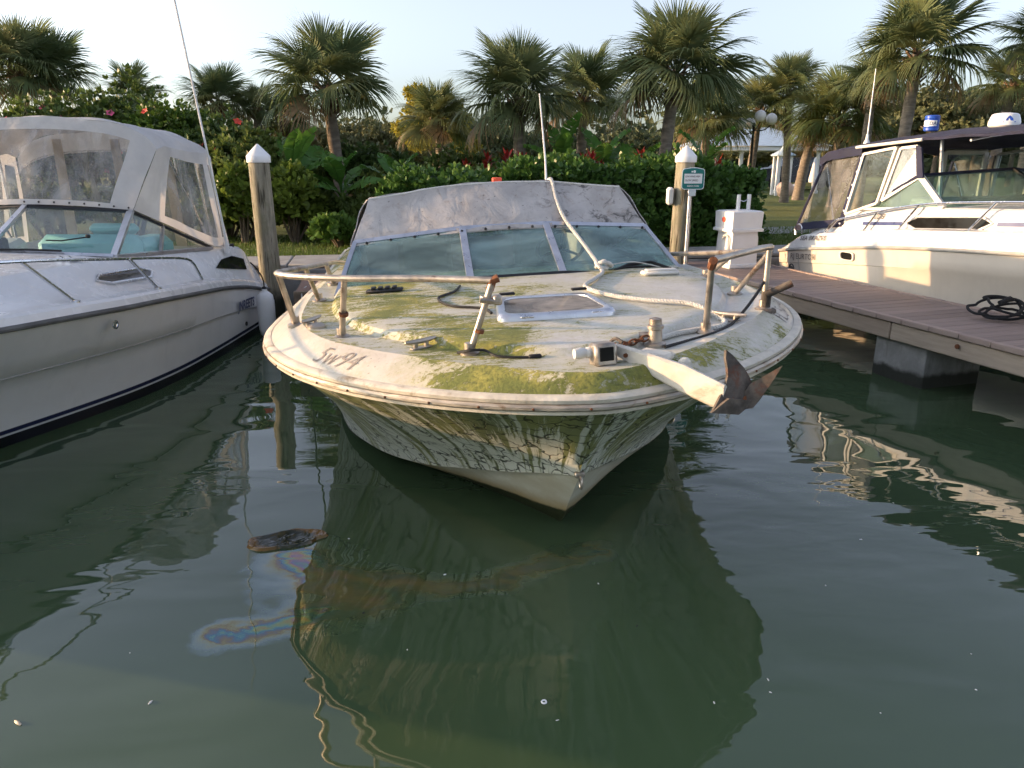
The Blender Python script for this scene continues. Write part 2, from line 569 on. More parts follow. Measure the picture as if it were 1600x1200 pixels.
def moss_deck(name, base, amount, ysplit=True):
    """white gelcoat under grime, algae and moss; growth is thickest on the side away from the dock"""
    t = NT(name)
    co = t.coord("Object")
    c = t.mix(t.ramp(t.noise(co, 6, 6, 0.7), 0.35, 0.7), tuple(x * 0.85 for x in base), base)
    c = t.mix(t.ramp(t.noise(t.coord("Object", (2.5, 1, 1)), 7, 8, 0.7, 0.8), 0.5, 0.7, 0, 0.55), c, (0.42, 0.38, 0.29))
    # dark specks
    c = t.mix(t.ramp(t.noise(co, 55, 3, 0.6), 0.66, 0.71, 0, 0.6), c, (0.09, 0.085, 0.06))
    sx = t.n("SeparateXYZ"); t.set(sx.inputs[0], co)
    if ysplit:
        side = t.ramp(sx.outputs[0], -0.9, 0.75, 0.12, -0.07)
    else:
        side = t.math('ADD', t.ramp(sx.outputs[0], -0.95, -0.55, -0.16, 0.10), t.ramp(sx.outputs[0], 0.15, 0.6, 0.0, -0.14))
    big = t.noise(t.coord("Object", (1, 0.8, 1)), 1.7, 3, 0.55, 0.5)
    fine = t.noise(t.coord("Object", (0.55, 1.7, 1), (0, 0, 0.35)), 15, 8, 0.75, 0.7)
    f2 = t.noise(co, 60, 4, 0.7)
    s = t.math('ADD', t.math('MULTIPLY', big, 1.0), t.math('MULTIPLY', fine, 0.85))
    s = t.math('ADD', s, t.math('MULTIPLY', f2, 0.45))
    s = t.math('ADD', s, side)
    m = t.ramp(s, 1.17 - amount, 1.29 - amount)
    mc = t.mix(t.ramp(t.noise(co, 5, 4), 0.4, 0.65), (0.14, 0.165, 0.03), (0.34, 0.31, 0.06))
    mc = t.mix(t.ramp(f2, 0.3, 0.6), (0.09, 0.105, 0.02), mc)
    film = t.ramp(s, 0.95 - amount, 1.22 - amount, 0, 0.45)
    c = t.mix(film, c, (0.36, 0.36, 0.16))
    c = t.mix(t.math('MULTIPLY', m, 0.93), c, mc)
    b = t.bsdf(c, t.ramp(m, 0, 1, 0.42, 0.95))
    hgt = t.math('ADD', t.math('MULTIPLY', m, t.math('ADD', f2, 0.4)), t.math('MULTIPLY', fine, 0.15))
    t.set(b.inputs["Normal"], t.bump(hgt, 0.5, 0.012))
    MATS[name] = t.done(b.outputs[0])
moss_deck("deck_moss", (0.60, 0.585, 0.54), -0.005)
moss_deck("margin_moss", (0.60, 0.555, 0.48), 0.06, False)

def hull_algae():
    """topsides: crazed gelcoat with green and ochre runs that hang from the rubbing strake"""
    t = NT("hull_algae")
    uv = t.coord("UV")
    co = t.coord("Object")
    sx = t.n("SeparateXYZ"); t.set(sx.inputs[0], uv)
    u, v = sx.outputs[0], sx.outputs[1]
    base = t.mix(t.ramp(t.noise(co, 4, 6, 0.65), 0.35, 0.7), (0.64, 0.65, 0.55), (0.76, 0.76, 0.68))
    warp = t.noise(co, 3.0, 3, 0.5)
    cb = t.n("CombineXYZ")
    t.set(cb.inputs[0], t.math('ADD', t.math('MULTIPLY', u, 230), t.math('MULTIPLY', warp, 1.5)))
    t.set(cb.inputs[1], t.math('MULTIPLY', v, 0.8))
    runs = t.noise(cb.outputs[0], 1.0, 5, 0.7)
    cb2 = t.n("CombineXYZ")
    t.set(cb2.inputs[0], t.math('MULTIPLY', u, 34)); t.set(cb2.inputs[1], t.math('MULTIPLY', v, 1.1))
    broad = t.noise(cb2.outputs[0], 1.0, 3, 0.6)
    top = t.ramp(v, 0.0, 1.0, -0.10, 0.12)
    s1 = t.math('ADD', t.math('ADD', t.math('MULTIPLY', runs, 2.2), t.math('MULTIPLY', broad, 1.0)), top)
    m = t.ramp(s1, 1.54, 1.70)
    gc = t.mix(t.ramp(broad, 0.42, 0.62), (0.06, 0.095, 0.012), (0.24, 0.25, 0.04))
    c = t.mix(t.math('MULTIPLY', m, 0.9), base, gc)
    c = t.mix(t.ramp(s1, 1.45, 1.75, 0, 0.35), c, (0.30, 0.31, 0.15))
    # brown rust weeping
    c = t.mix(t.ramp(t.noise(cb.outputs[0], 0.6, 2), 0.68, 0.77, 0, 0.25), c, (0.30, 0.21, 0.08))
    # crazing
    wco = t.n("VectorMath", operation='ADD')
    t.set(wco.inputs[0], co)
    nz = t.n("TexNoise"); nz.inputs["Scale"].default_value = 9; t.set(nz.inputs["Vector"], co)
    sc_ = t.n("VectorMath", operation='SCALE'); sc_.inputs["Scale"].default_value = 0.16
    t.t.links.new(nz.outputs["Color"], sc_.inputs[0]); t.t.links.new(sc_.outputs[0], wco.inputs[1])
    vo = t.n("TexVoronoi", feature='DISTANCE_TO_EDGE'); vo.inputs["Scale"].default_value = 8.5
    t.set(vo.inputs["Vector"], wco.outputs[0])
    vo2 = t.n("TexVoronoi", feature='DISTANCE_TO_EDGE'); vo2.inputs["Scale"].default_value = 19
    t.set(vo2.inputs["Vector"], wco.outputs[0])
    cm = t.ramp(vo.outputs[0], 0.0, t.ramp(t.noise(co, 12, 2), 0.3, 0.7, 0.025, 0.085), 1, 0)
    cm2 = t.ramp(vo2.outputs[0], 0.0, 0.035, 0.5, 0)
    where = t.ramp(t.noise(co, 2.6, 3, 0.6), 0.27, 0.42)
    where2 = t.ramp(t.noise(co, 3.4, 3, 0.6, 0.3), 0.52, 0.62)
    ck = t.math('MAXIMUM', t.math('MULTIPLY', cm, where), t.math('MULTIPLY', cm2, where2))
    c = t.mix(t.math('MULTIPLY', ck, 0.95), c, (0.02, 0.024, 0.012))
    b = t.bsdf(c, 0.5)
    t.set(b.inputs["Normal"], t.bump(t.math('SUBTRACT', t.math('MULTIPLY', runs, 0.2), ck), 0.35, 0.01))
    MATS["hull_algae"] = t.done(b.outputs[0])
hull_algae()

def hull_bottom():
    t = NT("hull_bottom")
    co = t.coord("Object")
    sx = t.n("SeparateXYZ"); t.set(sx.inputs[0], co)
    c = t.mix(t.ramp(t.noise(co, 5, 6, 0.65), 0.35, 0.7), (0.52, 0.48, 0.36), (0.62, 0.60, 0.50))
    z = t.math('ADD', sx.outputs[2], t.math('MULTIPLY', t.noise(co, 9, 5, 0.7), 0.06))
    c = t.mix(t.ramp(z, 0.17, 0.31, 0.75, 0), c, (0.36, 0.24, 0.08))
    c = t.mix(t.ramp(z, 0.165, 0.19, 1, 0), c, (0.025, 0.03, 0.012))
    b = t.bsdf(c, 0.45)
    t.set(b.inputs["Normal"], t.bump(t.noise(co, 30, 4), 0.15, 0.01))
    MATS["hull_bottom"] = t.done(b.outputs[0])
hull_bottom()

def striped_hull(name, base, bands):
    """painted boot-top bands by height: list of (z_low, z_high, colour)"""
    t = NT(name)
    co = t.coord("Object")
    sx = t.n("SeparateXYZ"); t.set(sx.inputs[0], co)
    c = t.mix(t.ramp(t.noise(co, 2.5, 6, 0.65), 0.35, 0.7), tuple(x * 0.94 for x in base), base)
    c = t.mix(t.ramp(t.noise(t.coord("Object", (1, 1, 0.25)), 5, 7, 0.7), 0.52, 0.75, 0, 0.25), c, tuple(x * 0.66 for x in base))
    for z0, z1, col in bands:
        a = t.ramp(sx.outputs[2], z0 - 0.004, z0 + 0.004)
        b_ = t.ramp(sx.outputs[2], z1 - 0.004, z1 + 0.004, 1, 0)
        c = t.mix(t.math('MULTIPLY', a, b_), c, col)
    b = t.bsdf(c, 0.22)
    MATS[name] = t.done(b.outputs[0])
striped_hull("hull_left", (0.76, 0.74, 0.715), [(-2, 0.085, (0.008, 0.009, 0.014)), (0.085, 0.10, (0.6, 0.6, 0.6)), (0.10, 0.135, (0.008, 0.012, 0.05))])
striped_hull("hull_right", (0.63, 0.575, 0.505), [(-2, 0.12, (0.01, 0.012, 0.03))])

def planks_mat(name, a, b, grain=(1, 14, 14)):
    t = NT(name)
    oi = t.n("ObjectInfo")
    co = t.coord("Object", grain)
    c = t.mix(oi.outputs["Random"], a, b)
    g = t.noise(co, 3, 6, 0.7)
    c = t.mix(t.ramp(g, 0.35, 0.7, 0, 0.4), c, tuple(x * 0.6 for x in a))
    c = t.mix(t.ramp(t.noise(t.coord("Object"), 3, 5, 0.7), 0.5, 0.75, 0, 0.35), c, (0.30, 0.25, 0.22))
    bs = t.bsdf(c, 0.7)
    t.set(bs.inputs["Normal"], t.bump(g, 0.25, 0.006))
    MATS[name] = t.done(bs.outputs[0])
planks_mat("dock_plank", (0.21, 0.165, 0.15), (0.30, 0.235, 0.21), (1.2, 16, 16))
planks_mat("dock_plank_red", (0.28, 0.165, 0.12), (0.36, 0.22, 0.16), (16, 1.2, 16))
planks_mat("dock_fascia", (0.32, 0.25, 0.19), (0.44, 0.36, 0.28), (14, 1.0, 14))
planks_mat("dock_edge", (0.30, 0.225, 0.19), (0.36, 0.28, 0.24), (10, 1.0, 10))

def wet_concrete():
    t = NT("concrete_wet")
    co = t.coord("Object")
    sx = t.n("SeparateXYZ"); t.set(sx.inputs[0], co)
    c = t.mix(t.ramp(t.noise(co, 4, 6, 0.7), 0.35, 0.7), (0.22, 0.22, 0.21), (0.33, 0.325, 0.31))
    c = t.mix(t.ramp(t.noise(t.coord("Object", (1, 1, 0.3)), 9, 6, 0.7), 0.5, 0.7, 0, 0.5), c, (0.12, 0.115, 0.10))
    z = t.math('ADD', sx.outputs[2], t.math('MULTIPLY', t.noise(co, 7, 5, 0.7), 0.10))
    c = t.mix(t.ramp(z, 0.06, 0.12, 0.95, 0), c, (0.02, 0.022, 0.015))
    b = t.bsdf(c, 0.8); t.set(b.inputs["Normal"], t.bump(t.noise(co, 30, 5), 0.4, 0.01))
    MATS["concrete_wet"] = t.done(b.outputs[0])
wet_concrete()

def piling_mat():
    t = NT("piling_wood")
    co = t.coord("Object")
    st = t.noise(t.coord("Object", (1, 1, 0.09)), 22, 6, 0.7, 0.3)
    c = t.mix(t.ramp(st, 0.35, 0.65), (0.17, 0.155, 0.11), (0.33, 0.30, 0.225))
    c = t.mix(t.ramp(t.noise(co, 4, 5, 0.7), 0.45, 0.7, 0, 0.6), c, (0.15, 0.155, 0.085))
    chk = t.ramp(t.noise(t.coord("Object", (1, 1, 0.05)), 34, 3, 0.5, 0.2), 0.34, 0.40, 1, 0)
    c = t.mix(t.math('MULTIPLY', chk, 0.85), c, (0.045, 0.038, 0.025))
    sx = t.n("SeparateXYZ"); t.set(sx.inputs[0], co)
    z = t.math('ADD', sx.outputs[2], t.math('MULTIPLY', t.noise(co, 6, 5, 0.7), 0.3))
    c = t.mix(t.ramp(z, 0.42, 0.66, 0.95, 0), c, (0.022, 0.025, 0.014))
    b = t.bsdf(c, 0.9)
    t.set(b.inputs["Normal"], t.bump(t.math('SUBTRACT', st, chk), 0.8, 0.012))
    MATS["piling_wood"] = t.done(b.outputs[0])
piling_mat()

def lawn_mat():
    t = NT("lawn")
    co = t.coord("Object")
    c = t.mix(t.ramp(t.noise(co, 0.35, 4, 0.6), 0.35, 0.65), (0.11, 0.145, 0.03), (0.18, 0.19, 0.045))
    c = t.mix(t.ramp(t.noise(co, 14, 6, 0.75), 0.4, 0.7, 0, 0.6), c, (0.045, 0.075, 0.015))
    b = t.bsdf(c, 0.9)
    t.set(b.inputs["Normal"], t.bump(t.noise(co, 30, 5, 0.7), 0.8, 0.05))
    MATS["lawn"] = t.done(b.outputs[0])
lawn_mat()

def water_mat():
    t = NT("harbour_water")
    co = t.coord("Object")
    c = t.mix(t.ramp(t.noise(co, 0.5, 3, 0.5), 0.35, 0.65), (0.046, 0.076, 0.036), (0.056, 0.090, 0.044))
    # distance to the lines along which the oil has spread
    vw = t.n("VectorMath", operation='ADD')
    t.set(vw.inputs[0], co)
    nz = t.n("TexNoise"); nz.inputs["Scale"].default_value = 2.6; nz.inputs["Detail"].default_value = 5; nz.inputs["Roughness"].default_value = 0.62; t.set(nz.inputs["Vector"], co)
    sb = t.n("VectorMath", operation='SUBTRACT'); sb.inputs[1].default_value = (0.5, 0.5, 0.5); t.t.links.new(nz.outputs["Color"], sb.inputs[0])
    sc_ = t.n("VectorMath", operation='SCALE'); sc_.inputs["Scale"].default_value = 0.34
    t.t.links.new(sb.outputs[0], sc_.inputs[0]); t.t.links.new(sc_.outputs[0], vw.inputs[1])
    fl = t.n("VectorMath", operation='MULTIPLY'); fl.inputs[1].default_value = (1, 1, 0); t.t.links.new(vw.outputs[0], fl.inputs[0])
    p = fl.outputs[0]
    def seg(a, b):
        pa = t.n("VectorMath", operation='SUBTRACT'); t.set(pa.inputs[0], p); pa.inputs[1].default_value = (*a, 0)
        ba = Vector((b[0] - a[0], b[1] - a[1], 0))
        dt = t.n("VectorMath", operation='DOT_PRODUCT'); t.t.links.new(pa.outputs[0], dt.inputs[0]); dt.inputs[1].default_value = ba
        h = t.math('DIVIDE', dt.outputs["Value"], ba.length_squared, True)
        pr = t.n("VectorMath", operation='SCALE'); pr.inputs[0].default_value = ba; t.t.links.new(h, pr.inputs["Scale"])
        df = t.n("VectorMath", operation='SUBTRACT'); t.t.links.new(pa.outputs[0], df.inputs[0]); t.t.links.new(pr.outputs[0], df.inputs[1])
        ln = t.n("VectorMath", operation='LENGTH'); t.t.links.new(df.outputs[0], ln.inputs[0])
        return ln.outputs["Value"]
    def gauss(d, w):
        return t.math('POWER', 2.718, t.math('MULTIPLY', t.math('POWER', t.math('DIVIDE', d, w), 2), -1))
    pts = [(-1.16, 3.5), (-1.0, 3.28), (-0.55, 3.14), (-0.1, 3.2), (0.45, 3.5)]
    d1 = None
    for a, b in zip(pts, pts[1:]):
        d = seg(a, b)
        d1 = d if d1 is None else t.math('MINIMUM', d1, d)
    d2 = t.math('MINIMUM', seg((-0.60, 3.04), (-0.95, 2.90)), seg((-0.95, 2.90), (-1.28, 2.74)))
    d3 = seg((-1.1, 3.42), (-0.8, 2.98))
    g1 = gauss(d1, 0.10); g2 = gauss(d2, 0.085); g3 = gauss(d3, 0.24)
    film = t.math('ADD', t.math('ADD', t.math('MULTIPLY', g1, 0.75), t.math('MULTIPLY', g2, 0.8)), t.math('MULTIPLY', g3, 0.42))
    film = t.math('MULTIPLY', film, t.ramp(t.noise(t.coord("Object", (1, 2.2, 1), (0, 0, 0.35)), 4.0, 4, 0.6, 0.8), 0.25, 0.7, 0.45, 1.45))
    brown = t.math('MULTIPLY', t.math('MAXIMUM', t.math('MULTIPLY', gauss(d1, 0.055), 0.75), t.math('MULTIPLY', gauss(seg((-1.0, 3.2), (-0.64, 3.02)), 0.10), 0.7)), 0.5)
    sxo = t.n("SeparateXYZ"); t.set(sxo.inputs[0], co)
    brown = t.math('MULTIPLY', brown, t.ramp(sxo.outputs[0], -0.5, 0.5, 1.0, 0.1))
    brown = t.math('MULTIPLY', brown, t.ramp(t.noise(t.coord("Object", (1, 2.5, 1), (0, 0, 0.2)), 5, 5, 0.65), 0.3, 0.7, 0.45, 1.0))
    c = t.mix(brown, c, (0.28, 0.15, 0.04))
    b = t.bsdf(c, 0.012, 0, 1.6)
    t.set(b.inputs["Thin Film Thickness"], t.math('MULTIPLY', film, 225))
    t.set(b.inputs["Thin Film IOR"], 1.9)
    w1 = t.noise(t.coord("Object", (0.55, 1.0, 1), (0, 0, 0.25)), 1.5, 2, 0.45, 0.6)
    w2 = t.noise(t.coord("Object", (0.7, 1.5, 1), (0, 0, -0.3)), 4.5, 2, 0.5, 0.3)
    gentle = t.noise(co, 0.28, 2, 0.5)
    hgt = t.math('ADD', t.math('MULTIPLY', w1, 1.0), t.math('MULTIPLY', t.math('MULTIPLY', w2, t.ramp(gentle, 0.4, 0.65, 0.05, 1.0)), 0.22))
    t.set(b.inputs["Normal"], t.bump(hgt, 1.0, 0.020))
    MATS["harbour_water"] = t.done(b.outputs[0])
water_mat()

# ------------------------------------------------------------------ the setting
def sheet(name, pts, z, mat, kind="structure"):
    mb = MB()
    mb.add([(x, y, z) for x, y in pts], [tuple(range(len(pts)))])
    o = mb.build(name, mat, None, None, False)
    return tag(o, None, None, None, kind)

sheet("water", [(-300, -300), (300, -300), (300, 60), (-300, 60)], 0.0, "harbour_water")

QA = R(10.5)                                     # the quay runs slightly away to the right
qx = Vector((math.cos(QA), math.sin(QA), 0)); qy = Vector((-math.sin(QA), math.cos(QA), 0))
Q0 = Vector((-2.6, 9.72, 0))
def q(a, b, z=0.0):
    p = Q0 + qx * a + qy * b
    return (p.x, p.y, z)
LAND_Z = 0.66
# ground sheet with a cut front (seawall)
mb = MB()
g = [q(-120, 1.02, LAND_Z), q(120, 1.02, LAND_Z), (700, 900, LAND_Z), (-700, 900, LAND_Z)]
mb.add(g, [(0, 1, 2, 3)])
tag(mb.build("ground", "lawn", None, None, False), kind="structure")
mb = MB()
mb.box(Vector(q(0, 0.18, 0)) + Vector((0, 0, 0.0)), (240, 0.36, 1.26), Euler((0, 0, QA)), 0.02)
tag(mb.build("seawall", "concrete_dock", None, None, True), "long grey concrete seawall along the edge of the water", "seawall")
# pavement slabs, told apart by their joints
pave = MB(); pave.box(q(0, 0.69, 0.30), (240, 0.66, 0.72), Euler((0, 0, QA)))
pv = tag(pave.build("pavement", "concrete", None, None, False), kind="structure")
slab_me = None
for i in range(-7, 9):
    if slab_me is None:
        s_ = MB(); s_.box((0, 0, 0), (1.485, 0.99, 0.05), None, 0.012); slab_me = s_.mesh("paving_slab", "concrete")
    o = put("paving_slab", slab_me, pv)
    o.location = q(i * 1.5 + 0.4, 0.51, 0.665)
    o.rotation_euler = (0, 0, QA)
# garden path that bends away past the hedge
pth = MB()
pc = cr([(4.3, 14.6, 0), (6.5, 15.2, 0), (9, 16.2, 0), (13, 18.2, 0), (22, 24, 0)], 24)
rows = [[], []]
for i, p in enumerate(pc):
    d = pc[min(i + 1, 23)] - pc[max(i - 1, 0)]
    n = np.array([-d[1], d[0], 0]) / np.linalg.norm(d)
    rows[0].append((*(p - n * 0.65)[:2], LAND_Z + 0.012)); rows[1].append((*(p + n * 0.65)[:2], LAND_Z + 0.012))
pth.loft(rows)
tag(pth.build("path", "concrete", None, None, False), kind="structure")

# ------------------------------------------------------------------ the abandoned boat
X0, Y0, YAW, ROLL = 0.438, 2.815, 0.155, -0.042
BM = Matrix.Translation((X0, Y0, 0)) @ Euler((0, ROLL, YAW), 'XYZ').to_matrix().to_4x4()
boat = thing("abandoned_boat", "neglected white motorboat covered in green algae with torn grey canvas, centre of the picture", "boat", (X0, Y0, 0), (0, ROLL, YAW))
def on_boat(name, label, cat, p, group=None):
    """a separate thing lying on the boat, at boat position p"""
    return thing(name, label, cat, BM @ Vector(p), (0, ROLL, YAW), group)

W_, L_, p_, q_ = 1.618, 1.94, 2.087, 1.526
rub_pts = []
for k in range(41):
    s = (k / 40.0) ** 1.6
    rub_pts.append((W_ * max(0, 1 - (1 - s) ** p_) ** (1 / q_), s * L_))
rub_full = [(x, y, 0) for x, y in rub_pts] + [(1.60, 2.25, 0), (1.55, 2.7, 0), (1.47, 4.0, 0), (1.40, 6.0, 0)]
edge_pts = [(0, .06, 0), (.15, .10, 0), (.30, .19, 0), (.58, .385, 0), (.78, .565, 0), (1.01, .79, 0), (1.225, 1.08, 0), (1.37, 1.5, 0), (1.41, 2.1, 0), (1.39, 2.7, 0)]
UP = Vector((0, 0, .034))          # the deck stands this much above the level its fittings were measured at
coach_pts = [(0, .36, 0), (.16, .395, 0), (.31, .48, 0), (.65, .74, 0), (.95, 1.09, 0), (1.13, 1.48, 0), (1.21, 1.88, 0), (1.23, 2.7, 0)]
N = 56
def upto(pts, y1):
    out = [p for p in pts if p[1] < y1]
    return out + [(np.interp(y1, [p[1] for p in pts[-6:]], [p[0] for p in pts[-6:]]), y1, 0)]
rub = cr(upto(rub_full, 2.7), N)
edge = cr(edge_pts, N)
coach = cr(coach_pts, N)
def zrub(y): return 1.02 + 0.018 * max(0, 1 - y / L_) ** 2
def both(fn):
    """run along the port side from the stern end to the bow and back down the other side"""
    half = fn()
    return [Vector((-p.x, p.y, p.z)) for p in reversed(half[1:])] + half
def row(curve, z, out=0.0):
    def f():
        r_ = []
        for i in range(N):
            x, y, _ = curve[i]
            if out:
                d = curve[min(i + 1, N - 1)] - curve[max(i - 1, 0)]
                L = math.hypot(d[0], d[1]); nx, ny = d[1] / L, -d[0] / L
                x = x + nx * out; y = y + ny * out
                if i == 0: x = 0
            r_.append(Vector((x, y, z(y) if callable(z) else z)))
        return r_
    return both(f)
# sloping outer margin
mrows = [row(rub, lambda y: zrub(y) + 0.047, -0.01), row(rub, lambda y: zrub(y) + 0.057, -0.028)]
A = row(rub, lambda y: zrub(y) + 0.057, -0.03); B = row(edge, 1.172)
for k in (0.15, 0.4, 0.65, 0.88): mrows.append([a.lerp(b, k) + Vector((0, 0, 0.012 * math.sin(k * math.pi))) for a, b in zip(A, B)])
mrows.append([a.lerp(b, 0.97) + Vector((0, 0, 0.002)) for a, b in zip(A, B)])
mrows.append(row(edge, 1.178, -0.010))
MB().loft(mrows).build("deck_margin", "margin_moss", boat, None, True, 30)
# side deck and raised foredeck
def crown(y): return 0.028 * min(1, max(0, (y - 0.42) / 1.2))
drows = [row(edge, 1.178, -0.010)]
E1 = row(edge, 1.176, -0.025); C0 = row(coach, 1.170, 0.035)
drows += [[a.lerp(b, k) for a, b in zip(E1, C0)] for k in (0.3, 0.7, 1.0)]
drows += [row(coach, 1.173, 0.014), row(coach, 1.190, -0.002), row(coach, 1.206, -0.012), row(coach, 1.213, -0.03)]
CT = row(coach, 1.213, -0.03)
for k in (0.85, 0.65, 0.45, 0.25, 0.08, 0.0):
    drows.append([Vector((p.x * k, p.y, 1.213 + crown(p.y) * (1 - k * k))) for p in CT])
MB().loft(drows).build("foredeck", "deck_moss", boat, None, True, 30)
def deckz(x, y):
    wc = float(np.interp(y, coach[:, 1], coach[:, 0]))
    if abs(x) < wc - 0.03 and y > 0.45:
        return 1.213 + crown(y) * (1 - (x / max(wc, 0.2)) ** 2)
    return 1.168
# after body: side decks and coaming
ys = np.linspace(2.7, 6.0, 12)
for sgn, nm in ((-1, "side_deck"), (1, "side_deck")):
    rr = []
    for f in range(5):
        r_ = []
        for y in ys:
            w = float(np.interp(y, [2.7, 4, 6], [1.55, 1.47, 1.40]))
            tab = [(w - 0.01, zrub(9)+0.047), (w - 0.13, 1.13), (w - 0.16, 1.160), (1.22, 1.165), (1.18, 1.21)][f]
            r_.append(Vector((sgn * tab[0], y, tab[1])))
        rr.append(r_)
    MB().loft(rr, flip=(sgn < 0)).build(nm, "deck_moss", boat)
# cockpit tub
mb = MB()
mb.loft([[Vector((s_ * x, y, z)) for y in (2.55, 5.9)] for s_, x, z in ((-1, 1.18, 1.2), (-1, 1.12, 0.5), (1, 1.12, 0.5), (1, 1.18, 1.2))])
mb.add([(-1.18, 5.9, 1.15), (1.18, 5.9, 1.15), (1.12, 5.9, .5), (-1.12, 5.9, .5)], [(0, 1, 2, 3)])
mb.add([(-1.18, 2.55, 1.0), (1.18, 2.55, 1.0), (1.12, 2.55, .5), (-1.12, 2.55, .5)], [(0, 1, 2, 3)])
mb.build("cockpit", "interior_grey", boat)
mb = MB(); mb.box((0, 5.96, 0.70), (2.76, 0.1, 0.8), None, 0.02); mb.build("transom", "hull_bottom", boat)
mb = MB(); mb.box((0.45, 2.85, 1.1), (1.4, 0.5, 0.26), Euler((-0.15, 0, 0)), 0.05); mb.build("dashboard", "interior_dark", boat)
for xx in (-0.55, 0.55):
    mb = MB(); mb.box((xx, 4.1, 0.82), (0.5, 0.5, 0.16), None, 0.05); mb.box((xx, 4.33, 1.12), (0.5, 0.14, 0.55), Euler((-0.15, 0, 0)), 0.05)
    mb.build("seat", "cream_plastic", boat)
mb = MB()
c_ = Vector((0.5, 3.15, 1.3)); tilt = Euler((-0.9, 0, 0)).to_matrix()
mb.tube([c_ + tilt @ Vector((0.19 * math.cos(a), 0.19 * math.sin(a), 0)) for a in np.linspace(0, 2 * math.pi, 25)[:-1]], 0.014, 6, closed=True)
for a in (0.5, 2.6, 4.7): mb.tube([c_, c_ + tilt @ Vector((0.19 * math.cos(a), 0.19 * math.sin(a), 0))], 0.011, 5)
mb.build("steering_wheel", "rubber_black", boat)

# rubbing strake: white lip, metal strip, screws
def strake(prof, full=True):
    rows_ = []
    big = cr([(x, y, 0) for x, y, _ in rub_full], 90)
    for (o_, dz) in prof:
        half = []
        for i in range(90):
            x, y, _ = big[i]
            d = big[min(i + 1, 89)] - big[max(i - 1, 0)]
            L = math.hypot(d[0], d[1]); nx, ny = d[1] / L, -d[0] / L
            half.append(Vector((max(0, x + nx * o_) if i else 0, y + ny * o_, zrub(y) + dz * 0.78 + 0.038)))
        rows_.append([Vector((-p.x, p.y, p.z)) for p in reversed(half[1:])] + half)
    return rows_
MB().loft(strake([(-0.03, 0.03), (0.0, 0.026), (0.012, 0.012), (0.008, -0.008), (0.0, -0.012)])).build("upper_lip", "lip_dirty", boat)
MB().loft(strake([(-0.005, -0.008), (0.014, -0.012), (0.022, -0.024), (0.022, -0.038), (0.012, -0.048), (-0.01, -0.05)])).build("rub_rail", "rub_metal", boat)
MB().loft(strake([(-0.01, -0.05), (0.004, -0.054), (0.002, -0.072), (-0.05, -0.078)])).build("lower_lip", "lip_dirty", boat)
mb = MB()
scr = strake([(0.0235, -0.031)])[0]
for i in range(4, len(scr) - 4, 3):
    mb.lathe([(0.001, -0.004), (0.006, -0.003), (0.006, 0.002), (0.001, 0.004)], scr[i], 6, Euler((R(90), 0, 0)).to_matrix())
tag(mb.build("screws", "rust", boat), kind="stuff")

# hull: topsides hang from the strake, flare in to the chine, bottom runs to the keel
G = cr([(x * 0.988, y * 0.992 + 0.03, 0) for x, y, _ in rub_full], 80)
Cn = cr([(0, .55, .50), (.14, .74, .45), (.28, .95, .38), (.545, 1.333, .27), (.72, 1.59, .20), (.94, 1.92, .15), (1.11, 2.26, .12), (1.28, 2.68, .11), (1.38, 3.4, .10), (1.42, 6.0, .08)], 80)
Kl = cr([(0, .55, .50), (0, .80, .24), (0, 1.04, 0.0), (0, 1.5, -.18), (0, 2.2, -.25), (0, 6.0, -.30)], 80)
# chine above and keel below start together at the stem: the keel line leaves the chine there
hr = []
for k in np.linspace(0, 1, 15):
    half = []
    for i in range(80):
        gx, gy, _ = G[i]; cx, cy, cz = Cn[i]
        w = k ** 1.22
        gz = zrub(gy) - 0.016
        half.append(Vector((cx + (gx - cx) * w, cy + (gy - cy) * w, cz + (gz - cz) * k)))
    hr.append([Vector((-p.x, p.y, p.z)) for p in reversed(half[1:])] + half)
MB().loft(hr, flip=False, uv=True).build("topsides", "hull_algae", boat, None, True, 60)
hb = []
for k in np.linspace(0, 1, 7):
    half = [Vector(Kl[i]).lerp(Vector(Cn[i]), k) for i in range(80)]
    hb.append([Vector((-p.x, p.y, p.z)) for p in reversed(half[1:])] + half)
# a small step under the chine
hb.append([p + Vector((0.006 if p.x > 0 else -0.006, -0.004, 0.004)) for p in hb[-1]])
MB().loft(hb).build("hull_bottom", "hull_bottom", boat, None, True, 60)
mb = MB()                                           # bow eye
mb.tube([Vector((0, .545 + 0.02 * math.cos(a) - 0.03, .50 + 0.03 * math.sin(a) - 0.02)) for a in np.linspace(0, 2 * math.pi, 13)[:-1]], 0.007, 6, closed=True)
mb.box((0, .54, .515), (0.05, 0.03, 0.03), None, 0.006)
mb.build("bow_eye", "steel_weathered", boat)

# faded registration on both bows, laid on the margin surface
MA, MBb = A, B
def margin(t, k, lift=0.004):
    """t runs along the outline (0 port end .. 1 starboard end), k from strake to deck edge"""
    f = min(max(t, 0), 1) * (len(MA) - 1); i = min(int(f), len(MA) - 2); f -= i
    a = MA[i].lerp(MA[i + 1], f); b = MBb[i].lerp(MBb[i + 1], f)
    p = a.lerp(b, k); up = Vector((0, 0, 1)); al = (MA[i + 1] - MA[i]).normalized(); ac = (b - a).normalized()
    n = al.cross(ac).normalized()
    return p + Vector((0, 0, 0.012 * math.sin(k * math.pi))) + n * lift
tl = len(MA) - 1
arc = sum((MA[i + 1] - MA[i]).length for i in range(tl))
lettering("registration_number", "5w94", 0.15, lambda x, y: margin(0.268 + x / arc, 0.16 + y / 0.165), "letter_faded", boat, 0.45, -0.002)
lettering("registration_number", "FL 5w94 V", 0.14, lambda x, y: margin(0.725 + x / arc, 0.2 + y / 0.165), "letter_faded", boat, -0.25, -0.002)

